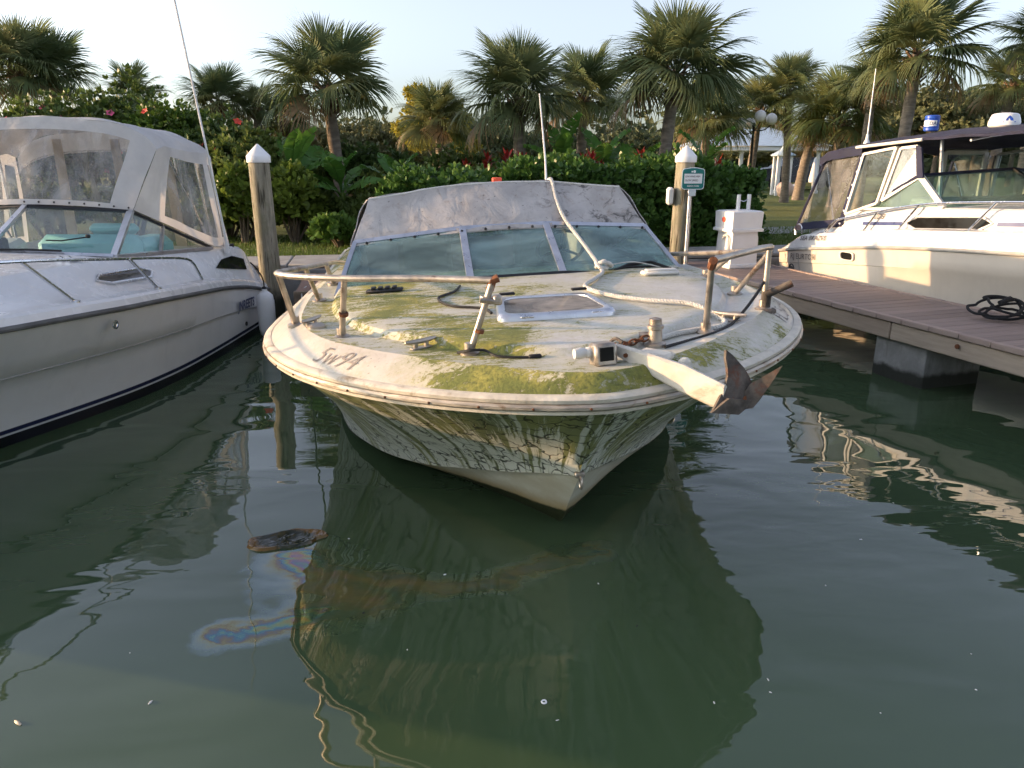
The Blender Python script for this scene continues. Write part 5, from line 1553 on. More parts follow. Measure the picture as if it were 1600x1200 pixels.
# short landing between the boats on the left
ld = thing("landing_stage", "small reddish plank landing between the left cruiser and the abandoned boat", "dock", q(.3, -.75, 0), (0, 0, QA))
LZ = .58
pl = MB(); pl.box((0, 0, 0), (.14, 1.36, .03), None, .004); pl2_me = pl.mesh("plank", "dock_plank_red")
for k_ in range(5):
    o = put("plank", pl2_me, ld); o.location = (-.34 + k_ * .148, 0, LZ - .015); o.rotation_euler = (0, 0, random.uniform(-.004, .004))
mb = MB(); mb.box((-.04, -.71, LZ - .075), (.80, .045, .15), None, .008); mb.build("fascia_board", "dock_timber", ld)
for x in (-.41, .34):
    mb = MB(); mb.box((x, 0, LZ - .10), (.045, 1.36, .16), None, .008); mb.build("side_board", "dock_timber", ld)
for x in (-.2, .25):
    mb = MB(); mb.tube([(x, -.5, -.3), (x, -.5, LZ - .12)], .07, 10); mb.build("post", "dock_timber", ld)

# ------------------------------------------------------------------ mooring posts
def piling(loc, label, lean, ztop, seed):
    t = thing("mooring_post", label, "post", loc, (0, 0, 0), "wooden mooring posts with white caps")
    rg = random.Random(seed); rows_ = []
    for j in range(26):
        z = -.6 + (ztop + .6) * j / 25
        rows_.append([Vector((lean[0] * z + (.135 - .006 * z) * (1 + .03 * math.sin(3 * a + z * 2 + seed) + rg.uniform(-.008, .008)) * math.cos(a), lean[1] * z + (.135 - .006 * z) * (1 + .03 * math.sin(2 * a - z) + rg.uniform(-.008, .008)) * math.sin(a), z)) for a in np.linspace(0, 2 * math.pi, 25)[:-1]])
    MB().loft(rows_, closev=True).build("timber", "piling_wood", t)
    mb = MB(); mb.lathe([(.139, -.03), (.142, -.025), (.142, .045), (.135, .055), (.07, .125), (.01, .185), (.0, .187)], (lean[0] * ztop, lean[1] * ztop, ztop), 24); mb.build("cap", "white_paint", t)
    return t
piling((-3.06, 9.34, 0), "weathered mooring post with white pointed cap behind the left cruiser's stern", (-.008, .0), 2.0, 1)
p2 = piling((2.30, 10.28, 0), "weathered mooring post with white pointed cap that carries the green sign", (.012, 0), 2.0, 2)
# sign on its own pipe
sg_ = thing("dock_sign", "small green and white notice board on a grey pipe beside the right mooring post", "sign", (2.37, 10.12, DOCK_Z))
mb = MB(); mb.tube([(0, 0, -.1), (0, 0, 1.0)], .022, 10); mb.build("pipe", "aluminium", sg_)
mb = MB(); mb.box((.02, -.025, .985), (.10, .012, .09), None, .004); mb.build("bracket", "aluminium", sg_)
def rrect(w, h, r_, arch=0.0, n=5):
    out = []
    for cx, cz, a0 in ((w / 2 - r_, h / 2 - r_, 0), (-w / 2 + r_, h / 2 - r_, 90), (-w / 2 + r_, -h / 2 + r_, 180), (w / 2 - r_, -h / 2 + r_, 270)):
        for i in range(n): a = R(a0 + 90 * i / (n - 1)); out.append((cx + r_ * math.cos(a), cz + r_ * math.sin(a)))
        if a0 == 0 and arch: out += [(w * .12, h / 2 + arch), (-w * .12, h / 2 + arch)]
    return out
SC = Vector((.02, -.04, 1.16)); 
def plate(name, w, h, r_, dy, mat, parent, arch=0, cz=0, th=.006):
    pts = [SC + Vector((x, dy, z + cz)) for x, z in rrect(w, h, r_, arch)]
    return MB().slab(pts, th).build(name, mat, parent, None, False)
board = plate("board", .30, .27, .04, 0, "sign_white", sg_, .012)
plate("panel", .28, .25, .035, -.004, "sign_green", board, .012)
plate("field", .235, .125, .006, -.008, "sign_white", board, 0, .005)
lettering("lettering", "LOW-WAKE AREA", .030, lambda x, y: SC + Vector((-.108 + x * .80, -.013, .022 + y)), "letter_grey", board, 0, .0005)
lettering("lettering", "SLOW SPEED", .032, lambda x, y: SC + Vector((-.105 + x * .92, -.013, -.028 + y)), "letter_grey", board, 0, .0005)
lettering("lettering", "MARINA ACCESS", .026, lambda x, y: SC + Vector((-.075 + x * .80, -.010, -.098 + y)), "sign_white", board, 0, .0005)
mb = MB(); mb.box(SC + Vector((-.02, -.009, .093)), (.018, .006, .02)); mb.lathe([(.018, -.003), (.018, .003)], SC + Vector((.012, -.009, .095)), 12, Euler((R(90), 0, 0)).to_matrix()); mb.build("emblem", "sign_white", board)
bx = thing("meter_box", "small white box fixed to the left side of the right mooring post", "box", (2.13, 10.24, 1.42))
mb = MB(); mb.box((0, 0, .115), (.085, .12, .23), None, .025); mb.build("housing", "white_paint", bx); mb = MB(); mb.box((0, -.061, .115), (.055, .006, .17), None, .002); mb.build("cover", "cream_plastic", bx)
# pump-out pedestal
pmp = thing("service_pedestal", "white dockside service pedestal with two short pipes on top", "pedestal", (3.06, 10.14, DOCK_Z), (0, 0, ang_d))
mb = MB(); mb.box((0, 0, .03), (.46, .42, .06), None, .012); mb.loft([[Vector((sx * w, sy * d_, z)) for sx, sy in ((-1, -1), (1, -1), (1, 1), (-1, 1))] for w, d_, z in ((.205, .19, .05), (.19, .175, .50))], closev=True); mb.build("body", "white_paint", pmp, None, True, 30)
mb = MB(); mb.loft([[Vector((sx * w, sy * d_, z)) for sx, sy in ((-1, -1), (1, -1), (1, 1), (-1, 1))] for w, d_, z in ((.245, .225, .485), (.245, .225, .52), (.225, .205, .53), (.232, .212, .74), (.20, .18, .755))], closev=True); k9 = len(mb.v); mb.f.append((k9 - 4, k9 - 3, k9 - 2, k9 - 1)); mb.f.append((0, 3, 2, 1)); mb.build("head", "white_paint", pmp, None, True, 30)
for x in (-.03, .13):
    mb = MB(); mb.tube([(x, 0, .74), (x, 0, .96)], .026, 10); mb.build("pipe", "white_paint", pmp)
mb = MB(); mb.tube(cr([(-.03, 0, .90), (.05, 0, .87), (.13, 0, .91)], 9), .006, 5); mb.build("chain", "aluminium", pmp)
for s_, x in ((-1, -.21), (1, .225)):
    mb = MB(); mb.tube(cr([(x, -.12 * 1, .06), (x + s_ * .01, -.12, .36), (x + s_ * .012, -.10, .42), (x + s_ * .012, -.02, .43), (x + s_ * .012, .02, .38)], 20), .013, 7); mb.build("hose", "cream_plastic", pmp)
mb = MB(); mb.lathe([(.035, -.003), (.035, .004)], (-.236, .0, .64), 12, Euler((0, R(-90), 0)).to_matrix()); mb.build("decal", "orange_float", pmp)

# mooring line from the abandoned boat's port side to the landing
m0 = BM @ Vector((-1.34, 2.25, 1.19)); m1 = Vector((-2.42, 8.42, .56))
ml = thing("mooring_line", "thin slack white line from the abandoned boat's port side to the small landing", "rope", m1)
MB().tube([p for p in cr([m0 - m1, (m0 - m1) * .66 + Vector((-.05, 0, -.20)), (m0 - m1) * .33 + Vector((-.03, 0, -.22)), Vector((0, 0, 0)), Vector((.02, .12, .03))], 40)], .008, 6).build("line", "rope_white", ml)

# ------------------------------------------------------------------ vegetation
GZ = LAND_Z
def frond_mesh(name, droop, nleaf, mat, seed, petiole=.42, spread=128):
    """costapalmate fan: petiole along +X, a fan of split drooping leaflets"""
    rg = np.random.default_rng(seed)
    V_, F_ = [], []
    def arc(s): return np.array([s, 0, -droop * .42 * max(0, s - .2) ** 2])
    w = .012
    prev = None
    for s in np.linspace(0, petiole + .18, 7):
        c = arc(s); ww = w * (1 - .5 * s)
        b = len(V_); V_ += [c + [0, -ww, 0], c + [0, ww, 0], c + [0, 0, -ww]]
        if prev is not None:
            for a_, b_ in ((0, 1), (1, 2), (2, 0)):
                F_ += [(prev + a_, prev + b_, b + b_), (prev + a_, b + b_, b + a_)]
        prev = b
    for i in range(nleaf):
        a = R(-spread + 2 * spread * i / (nleaf - 1) + rg.uniform(-2.5, 2.5))
        base = arc(petiole + .16 * math.cos(a / 1.5) ** 2)
        L = (.60 - .17 * abs(a) / R(spread)) * rg.uniform(.88, 1.08)
        d = np.array([math.cos(a), math.sin(a), 0]); n = np.array([-d[1], d[0], 0])
        dr = droop * rg.uniform(.7, 1.3)
        rows = []
        lift = .07 * abs(math.sin(a))
        for s, wd in ((0.04, .006), (.32, .0115), (.62, .0095), (.85, .005), (1.0, 0)):
            p = base + d * L * s * (1 - .10 * dr * s * s) + np.array([0, 0, lift * s - (.10 * s + .55 * dr * s ** 3) * L])
            rows.append((p, wd))
        b = len(V_)
        for p, wd in rows[:-1]: V_ += [p - n * wd + [0, 0, .006], p + n * wd]
        V_.append(rows[-1][0])
        for k in range(3):
            o = b + 2 * k; F_ += [(o, o + 1, o + 3), (o, o + 3, o + 2)]
        o = b + 6; F_.append((o, o + 1, o + 2))
    return raw_mesh(name, np.array(V_), np.array(F_), mat)
FR = {m: [frond_mesh("frond", dr, n, m, 10 + i) for i, (dr, n) in enumerate(((.25, 54), (.7, 58), (1.2, 56)))] for m in ("palm_green", "palm_gold", "palm_dead")}

def palm(name, label, loc, height, rad, mat="palm_green", seed=0, n=30, trunk_r=.15, dead=3, lean=(0, 0), group="fan palms in the garden", full=0.0, boots=True):
    rg = random.Random(seed)
    t = thing(name, label, "palm tree", (loc[0], loc[1], GZ), (0, 0, 0), group)
    h = height
    rows = []
    for j in range(14):
        z = h * j / 13; f = j / 13
        r_ = trunk_r * (1.18 - .25 * f + .06 * math.sin(j * 2.4)) * (1.25 if j == 0 else 1)
        cx, cy = lean[0] * f ** 1.4, lean[1] * f ** 1.4
        rows.append([Vector((cx + r_ * (1 + rg.uniform(-.05, .05)) * math.cos(a), cy + r_ * (1 + rg.uniform(-.05, .05)) * math.sin(a), z - (.1 if j == 0 else 0))) for a in np.linspace(0, 2 * math.pi, 13)[:-1]])
    MB().loft(rows, closev=True).build("trunk", "bark", t)
    top = Vector((lean[0], lean[1], h))
    if boots:
        mb = MB()
        nb = 34
        for i in range(nb):
            a = i * 2.4; z = h - rad * .42 * (1 - i / nb) ; f = i / nb
            d = Vector((math.cos(a), math.sin(a), 0)); c = Vector((lean[0] * (z / h) ** 1.4, lean[1] * (z / h) ** 1.4, z)) + d * trunk_r * .9
            L = rad * rg.uniform(.10, .17); e = c + d * L * .8 + Vector((0, 0, L * .8)); s = d.cross(Vector((0, 0, 1))) * trunk_r * .35
            mb.add([c - s, c + s, e + s * .6, e - s * .6, c - s - d * .03 + Vector((0, 0, -.05)), c + s - d * .03 + Vector((0, 0, -.05)), e + s * .6 + Vector((0, 0, -.04)), e - s * .6 + Vector((0, 0, -.04))],
                   [(0, 1, 2, 3), (4, 7, 6, 5), (0, 4, 5, 1), (1, 5, 6, 2), (2, 6, 7, 3), (3, 7, 4, 0)])
        tag(mb.build("leaf_bases", "boots", t, None, False), kind="stuff")
    for i in range(n):
        f = (i + .5) / n
        el = R(84 - 104 * f ** .9 + rg.uniform(-9, 9)) + full
        az = i * 2.39996 + rg.uniform(-.25, .25)
        d = Vector((math.cos(az) * math.cos(el), math.sin(az) * math.cos(el), math.sin(el)))
        m = mat; k = 0 if f < .3 else (1 if f < .7 else 2)
        if i >= n - min(dead, 2): m, k = "palm_dead", 2
        sc_ = rad * rg.uniform(.88, 1.06) * (.86 if f < .15 else 1.0)
        xa = d; za = (Vector((0, 0, 1)) - d * d.z)
        za = za.normalized() if za.length > 1e-3 else Vector((math.cos(az + 3.14), math.sin(az + 3.14), 0))
        ya = za.cross(xa)
        tw = rg.uniform(-.5, .5); y2 = ya * math.cos(tw) + za * math.sin(tw); z2 = xa.cross(y2)
        M = Matrix.Translation(top + Vector((0, 0, -rad * .05 * f))) @ Matrix((xa, y2, z2)).transposed().to_4x4() @ Matrix.Scale(sc_, 4)
        put("frond", FR[m][k], t, M)
    return t

PALMS = [  # u, v of the crown, distance, crown radius in metres, trunk radius, leaf, fronds, dead, label
    (525, 135, 15.5, 1.38, .15, "palm_green", 26, 1, "broad open fan palm above the banana plants behind the left post"),
    (815, 150, 15.5, 1.30, .15, "palm_green", 34, 2, "dense fan palm behind the canvas of the abandoned boat"),
    (908, 150, 18.5, 1.30, .14, "palm_green", 30, 2, "fan palm half hidden between the two tallest middle palms"),
    (1040, 115, 15.5, 1.45, .15, "palm_green", 34, 1, "tall fan palm with shaggy trunk top above the right mooring post"),
    (692, 190, 19.0, 1.05, .13, "palm_gold", 28, 3, "small golden fan palm in front of the yellow tree"),
    (1105, 185, 21.0, 1.30, .14, "palm_gold", 30, 4, "low golden fan palm behind the tall middle palm"),
    (1180, 172, 25.0, 1.25, .15, "palm_gold", 28, 4, "slim fan palm standing behind the globe lamp post"),
    (1243, 140, 25.0, 1.20, .14, "palm_green", 28, 2, "straight tall palm on the lawn beside the lamp post"),
    (1318, 185, 22.5, 1.65, .17, "palm_gold", 36, 4, "stout bushy fan palm above the navy canvas of the right cruiser"),
    (1430, 82, 18.0, 1.52, .16, "palm_green", 32, 5, "tallest palm at the right behind the cream cruiser"),
    (1572, 130, 22.0, 1.20, .15, "palm_gold", 28, 4, "fan palm at the right edge above the radar dome"),
    (1640, 62, 18.0, 1.00, .15, "palm_gold", 26, 4, "palm whose frond tips poke in at the right edge"),
    (1365, 130, 21.0, 1.05, .14, "palm_green", 22, 8, "shaggy drooping palm left of the tallest right palm"),
    (20, 110, 17.0, 1.20, .13, "palm_green", 30, 1, "leftmost palmetto above the cruiser canvas"),
    (88, 118, 17.5, 1.10, .13, "palm_green", 28, 1, "palmetto with pink hibiscus in front, second from the left edge"),
    (215, 150, 18.0, .80, .12, "palm_green", 22, 1, "small palmetto behind the middle of the hibiscus thicket"),
    (335, 160, 16.5, .85, .12, "palm_green", 24, 1, "small palmetto just right of the leaning whip antenna"),
    (388, 168, 17.0, .62, .11, "palm_green", 20, 1, "smallest palmetto just above the left mooring post"),
    (452, 190, 17.5, .8, .12, "palm_green", 20, 2, "low palmetto at the left foot of the broad open palm"),
]
for i, (u, v, Y, rr2, tr, m, n, dead, lab) in enumerate(PALMS):
    p = at(u, v, Y)
    palm("palm_tree", lab, (p.x, p.y), p.z - GZ, rr2, m, 20 + i, int(n * 1.15), tr * .8, dead, (((i * 37) % 7 - 3) * .07, 0))

# --- leaf clouds
def rosettes(C, N_, size, leaves, tilt=.75, spoon=True, rgn=None):
    """whorls of leaves at points C facing N_; returns arrays"""
    rgn = rgn or rng
    n = len(C)
    N_ = N_ / np.linalg.norm(N_, axis=1, keepdims=True)
    T = np.cross(N_, rgn.normal(size=(n, 3))); T /= np.linalg.norm(T, axis=1, keepdims=True)
    Bt = np.cross(N_, T)
    Vs, Fs = [], []
    base = 0
    for k in range(leaves):
        a = 2 * math.pi * k / leaves + rgn.uniform(-.4, .4, n)
        rad = T * np.cos(a)[:, None] + Bt * np.sin(a)[:, None]
        ti = np.clip(tilt + rgn.normal(0, .25, n), .1, 1.4)[:, None]
        d = rad * np.sin(ti) + N_ * np.cos(ti)
        s = np.cross(rad, N_)
        nn = np.cross(d, s)
        L = (size * rgn.uniform(.7, 1.25, n))[:, None]; Wd = L * .24
        o = C + d * L * .08
        if spoon:
            P = [o, o + d * L * .45 - s * Wd * .75 + nn * L * .03, o + d * L * .45 + s * Wd * .75 + nn * L * .03, o + d * L * .8 - s * Wd - nn * L * .02, o + d * L * .8 + s * Wd - nn * L * .02, o + d * L * 1.02 - nn * L * .07]
            A = np.stack(P, 1).reshape(-1, 3); idx = np.arange(n)[:, None] * 6 + base
            F = np.concatenate([idx + [0, 2, 1], idx + [1, 2, 4], idx + [1, 4, 3], idx + [3, 4, 5]])
            base += 6 * n
        else:
            P = [o, o + d * L * .5 - s * Wd * 1.3 + nn * L * .05, o + d * L * .5 + s * Wd * 1.3 + nn * L * .05, o + d * L - nn * L * .1]
            A = np.stack(P, 1).reshape(-1, 3); idx = np.arange(n)[:, None] * 4 + base
            F = np.concatenate([idx + [0, 2, 1], idx + [1, 2, 3]])
            base += 4 * n
        Vs.append(A); Fs.append(F)
    return np.concatenate(Vs), np.concatenate(Fs)

# clipped hedge: a long mass with a lumpy top, in runs that bend away to the right
hedge = thing("hedge", "long clipped glossy green hedge behind the abandoned boat and the right post", "hedge", (1.3, 12.6, GZ))
hp_ = cr([(-2.0, 12.0, 0), (0.2, 12.3, 0), (2.2, 12.7, 0), (3.1, 12.95, 0), (3.62, 13.2, 0)], 60)
nros = 4600
ii = rng.integers(0, 60, nros); pc_ = hp_[ii] + rng.normal(0, .05, (nros, 3)) * [1, 1, 0]
cx_ = pc_[:, 0]
lump = .08 * np.sin(cx_ * 3.1) + .06 * np.sin(cx_ * 7.3 + 1) + np.interp(cx_, [-2, -.5, 1, 3, 4.3], [-.22, -.05, .05, .02, -.04])
hh = 1.12 + lump
face = rng.random(nros)
ang_ = rng.uniform(0, 1, nros)
lx, lz = np.zeros(nros), np.zeros(nros)
front = face < .58; topm = (face >= .58) & (face < .9); back = face >= .9
lx[front] = -.80 + .10 * np.sin(ang_[front] * 9 + cx_[front] * 4) ; lz[front] = ang_[front] ** .9 * hh[front]
lx[topm] = -.75 + ang_[topm] * 1.5; lz[topm] = hh[topm] + .05 * np.sin(ang_[topm] * 11 + cx_[topm] * 5)
lx[back] = .8; lz[back] = ang_[back] * hh[back]
lx += rng.normal(0, .07, nros); lz = np.maximum(.06, lz + rng.normal(0, .06, nros))
tang = np.gradient(hp_, axis=0)[ii]; tang /= np.linalg.norm(tang, axis=1, keepdims=True); nrm_ = np.stack([-tang[:, 1], tang[:, 0], 0 * tang[:, 0]], 1)
C_ = pc_ + nrm_ * lx[:, None]; C_[:, 2] = lz
# rounded right end
Nn = nrm_ * np.where(front, -1.0, np.where(back, 1.0, 0))[:, None] + np.array([0, 0, 1.0]) * np.where(topm, 1.2, .55)[:, None] + rng.normal(0, .45, (nros, 3))
ne = 700
ea = rng.uniform(-1.6, 1.6, ne); ez_ = rng.uniform(.05, 1.1, ne)
Ce = hp_[-1] + np.stack([np.cos(ea) * .45, np.sin(ea) * .8, ez_], 1); Ne = np.stack([np.cos(ea), np.sin(ea), .6 + 0 * ea], 1) + rng.normal(0, .4, (ne, 3))
C_ = np.concatenate([C_, Ce]); Nn = np.concatenate([Nn, Ne])
C_ -= [1.3, 12.6, 0]
Vh, Fh = rosettes(C_, Nn, .115, 7)
tag(put("foliage", raw_mesh("foliage", Vh, Fh, "hedge_leaf"), hedge), kind="stuff")
core = MB()
rows_ = []
for i in range(0, 60, 3):
    p = hp_[i]; tn = np.gradient(hp_, axis=0)[i]; tn /= np.linalg.norm(tn); n_ = np.array([-tn[1], tn[0], 0]); h_ = 1.0 + .08 * math.sin(p[0] * 3.1)+ float(np.interp(p[0], [-2, -.5, 1, 3, 4.3], [-.22, -.05, .05, .02, -.04]))
    rows_.append([Vector(p + n_ * a + np.array([0, 0, b])) - Vector((1.3, 12.6, 0)) for a, b in ((-.66, 0), (-.68, h_ * .6), (-.6, h_ - .05), (0, h_), (.6, h_ - .05), (.66, 0))])
core.loft(rows_); core.build("inner_growth", "hedge_leaf", hedge)

def shrub(label, loc, size, nros_, mat, leaf, seed, flowers=0, fl_mat="flower_pink", group="garden shrubs", spoon=False, leaves=6, cat="shrub", name="shrub"):
    rg = np.random.default_rng(seed); rr_ = random.Random(seed)
    t = thing(name, label, cat, (loc[0], loc[1], GZ), (0, 0, 0), group)
    # several lobes of uneven size
    lob = []
    for k in range(9):
        a = k * 2.4; r_ = .55 * math.sqrt((k + .3) / 9)
        lob.append((np.array([math.cos(a) * r_ * size[0], math.sin(a) * r_ * size[1], size[2] * (.42 + .30 * rg.random() - .15 * r_)]), np.array(size) * np.array([.42, .42, .36]) * rg.uniform(.75, 1.15)))
    lob.append((np.array([0, 0, size[2] * .3]), np.array([size[0] * .8, size[1] * .8, size[2] * .3])))
    n_each = nros_ // len(lob); Cs, Ns = [], []
    for c, s in lob:
        d = rg.normal(size=(n_each, 3)); d /= np.linalg.norm(d, axis=1, keepdims=True); d[:, 2] = np.abs(d[:, 2]) * .9 + d[:, 2] * .1
        r_ = rg.uniform(.72, 1.05, n_each)[:, None]
        Cs.append(c + d * s * r_); Ns.append(d + [0, -.1, .35] + rg.normal(0, .35, (n_each, 3)))
    C = np.concatenate(Cs); N_ = np.concatenate(Ns); ok = C[:, 2] > .04
    Vf, Ff = rosettes(C[ok], N_[ok], leaf, leaves, .8, spoon, rg)
    tag(put("foliage", raw_mesh("foliage", Vf, Ff, mat), t), kind="stuff")
    mb = MB()
    for k in range(9):
        c, s = lob[k]
        p0 = Vector((c[0] * .15, c[1] * .15, 0)); e = Vector(c) + Vector(d_ * .5 for d_ in (s[0] * rr_.uniform(-1, 1), s[1] * rr_.uniform(-1, 1), s[2]))
        mb.tube(cr([p0, p0.lerp(e, .5) + Vector((rr_.uniform(-.1, .1), rr_.uniform(-.1, .1), .1)), e], 8), [.03, .027, .024, .02, .017, .014, .01, .006], 5)
    mb.build("branches", "branch", t)
    for k in range(flowers):
        c, s = lob[rr_.randrange(9)]
        d = np.array([rr_.uniform(-.8, .8), -rr_.uniform(.4, 1), rr_.uniform(-.1, .9)]); d /= np.linalg.norm(d)
        p = c + d * s * 1.08
        M = Matrix.Translation(Vector(p)) @ Vector(d).to_track_quat('Z', 'Y').to_matrix().to_4x4() @ Matrix.Scale(rr_.uniform(.8, 1.25), 4)
        put("flower", FLOWER[fl_mat], t, M)
    return t
FLOWER = {}
for fm_ in ("flower_pink", "flower_red"):
    mb = MB()
    for k in range(5):
        a = k * 2 * math.pi / 5; d = Vector((math.cos(a), math.sin(a), 0)); s = Vector((-d.y, d.x, 0))
        mb.add([Vector((0, 0, 0)), d * .045 - s * .03 + Vector((0, 0, .022)), d * .075 + Vector((0, 0, .02)), d * .045 + s * .03 + Vector((0, 0, .022))], [(0, 1, 2, 3)])
    FLOWER[fm_] = mb.mesh("flower", fm_, None, False)
SHR = [  # u, v top, distance, width, depth, mat, leaf, rosettes, flowers, flower, label
    (60, 150, 14.2, 1.7, 1.1, "shrub_leaf", .11, 1500, 7, "flower_pink", "hibiscus bush with pink flowers, leftmost above the cruiser canvas"),
    (165, 128, 14.8, 1.6, 1.1, "shrub_leaf", .11, 1500, 6, "flower_pink", "tall hibiscus bush with a few pink flowers near the left palmettos"),
    (262, 150, 14.0, 1.3, 1.0, "lime_leaf", .11, 1200, 4, "flower_red", "yellow green hibiscus bush right of the cruiser roof"),
    (335, 165, 13.6, 1.3, 1.0, "shrub_leaf", .11, 1300, 7, "flower_red", "red flowered hibiscus bush behind the leaning whip antenna"),
    (390, 205, 13.3, .9, .9, "shrub_leaf", .10, 900, 2, "flower_red", "twiggy bush behind the left mooring post"),
    (372, 262, 12.6, .75, .6, "lime_leaf", .13, 600, 0, "flower_red", "bright green broad leaved shrub left of the left mooring post"),
    (452, 262, 12.6, .6, .6, "lime_leaf", .13, 600, 0, "flower_red", "bright green broad leaved shrub right of the left mooring post"),
    (528, 340, 12.0, .48, .42, "hedge_leaf", .12, 420, 0, "flower_red", "low round leaved shrub under the banana plants"),
    (490, 300, 13.0, .95, .5, "shrub_leaf", .12, 800, 0, "flower_red", "dark low shrub under the broad open palm"),
    (585, 300, 12.9, .8, .5, "shrub_leaf", .12, 800, 0, "flower_red", "dark shrub at the left end of the hedge"),
    (310, 300, 13.0, 1.0, .6, "shrub_leaf", .12, 900, 0, "flower_red", "dark shrub seen through the cruiser's side curtain"),
    (200, 290, 13.4, 1.4, .6, "shrub_leaf", .12, 900, 0, "flower_red", "dark shrub seen through the cruiser's front window"),
    (60, 290, 13.4, 1.4, .6, "shrub_leaf", .12, 900, 0, "flower_red", "dark shrub behind the cruiser at the left edge"),
    (640, 262, 15.5, 1.3, .7, "shrub_leaf", .12, 900, 0, "flower_red", "dark bush under the small golden palm"),
    (780, 262, 16.5, 1.5, .7, "shrub_leaf", .12, 900, 0, "flower_red", "dark bush behind the hedge under the dense middle palm"),
    (565, 232, 16.5, 1.3, .7, "shrub_leaf", .12, 900, 0, "flower_red", "dark bush right of the broad open palm's trunk"),
    (455, 228, 16.0, 1.2, .7, "shrub_leaf", .12, 900, 0, "flower_red", "dark bush left of the broad open palm's trunk"),
    (720, 232, 17.5, 1.3, .7, "shrub_leaf", .12, 900, 0, "flower_red", "dark bush right of the small golden palm's trunk"),
    (960, 250, 16.5, 1.5, .7, "shrub_leaf", .12, 900, 0, "flower_red", "dark bush behind the hedge left of the tall middle palm"),
]
for i, (u, v, Y, w, dpt, m, lf, nr, nf, fm_, lab) in enumerate(SHR):
    p = at(u, v, Y)
    shrub(lab, (p.x, p.y), (w, dpt, (p.z - GZ) * 1.0), nr, m, lf, 60 + i, nf, fm_, "garden shrubs", m != "shrub_leaf")

# banana plants: each big paddle leaf a piece of its own
def banana_leaf(seed, L=1.0, W=.17):
    rg = random.Random(seed); mb = MB()
    def mid(s): return Vector((s * L * (1 - .12 * s), 0, .10 * s * L - .42 * L * s ** 2.6))
    n = 15; rowsL = []
    for side in (-1, 1):
        gap = 0
        for k in range(n):
            s0 = .16 + .84 * k / n; s1 = .16 + .84 * (k + 1) / n - (.012 if rg.random() < .45 else 0)
            def wd(s): return W * L * math.sin(min(1, (s - .13) / .5) * math.pi / 2) ** .8 * (1 - max(0, (s - .55) / .46) ** 2.2)
            dp = rg.uniform(.05, .35)
            a, b = mid(s0), mid(s1)
            o0 = a + Vector((.05 * L, side * wd(s0), .04 * L - dp * wd(s0))); o1 = b + Vector((.05 * L, side * max(0, wd(s1)), .04 * L - dp * wd(s1)))
            h0 = a.lerp(o0, .5) + Vector((0, 0, .012)); h1 = b.lerp(o1, .5) + Vector((0, 0, .012))
            mb.add([a, b, h1, h0, o1, o0], [(0, 1, 2, 3) if side > 0 else (3, 2, 1, 0), (3, 2, 4, 5) if side > 0 else (5, 4, 2, 3)])
    mb.tube([mid(s) + Vector((0, 0, -.004)) for s in np.linspace(0, 1, 9)], [.016, .015, .013, .011, .009, .007, .005, .004, .002], 5)
    return mb.mesh("leaf", "banana_leaf", None, True, 60)
BL = [banana_leaf(i, 1.0, .16 + .02 * (i % 3)) for i in range(4)]
BLD = banana_leaf(9, .8, .1); BLD.materials.clear(); BLD.materials.append(MATS["palm_dead"])
def banana(label, loc, h, n, seed, L=1.0):
    rg = random.Random(seed)
    t = thing("banana_plant", label, "banana plant", (loc[0], loc[1], GZ), (0, 0, 0), "banana plants behind the hedge")
    mb = MB(); mb.tube([(0, 0, -.05), (.01, 0, h * .3), (.0, .01, h * .6)], [.085, .075, .05], 10); mb.build("stem", "lime_leaf", t)
    for i in range(n):
        az = i * 2.4 + rg.uniform(-.3, .3); f = i / n
        el = R(78 - 62 * f + rg.uniform(-10, 10)); d = Vector((math.cos(az) * math.cos(el), math.sin(az) * math.cos(el), math.sin(el)))
        za = (Vector((0, 0, 1)) - d * d.z).normalized(); ya = za.cross(d); tw = rg.uniform(-.7, .7); y2 = ya * math.cos(tw) + za * math.sin(tw)
        M = Matrix.Translation((0, 0, h * (.6 - .1 * f))) @ Matrix((d, y2, d.cross(y2))).transposed().to_4x4() @ Matrix.Scale(L * h * rg.uniform(.5, .66), 4)
        put("leaf", BLD if (i == n - 1) else BL[rg.randrange(4)], t, M)
for i, (u, v, Y, n, lab) in enumerate((
    (455, 190, 13.2, 8, "banana plant with one upright bright leaf right of the left mooring post"), (530, 235, 13.0, 9, "spreading banana plant below the broad open palm"), (620, 235, 13.3, 8, "banana plant left of the white stake"),
    (880, 190, 14.6, 8, "banana plant with tall leaves right of the thin white antenna"), (945, 195, 14.4, 8, "banana plant just left of the tall palm trunk"), (1000, 215, 14.2, 7, "banana plant hugging the tall palm trunk"),
    (1105, 200, 14.2, 7, "banana plant with one big leaf right of the right mooring post"), (800, 245, 14.8, 6, "low banana plant under the dense middle palm"))):
    p = at(u, v, Y); banana(lab, (p.x, p.y), (p.z - GZ) * .9, n, 300 + i)

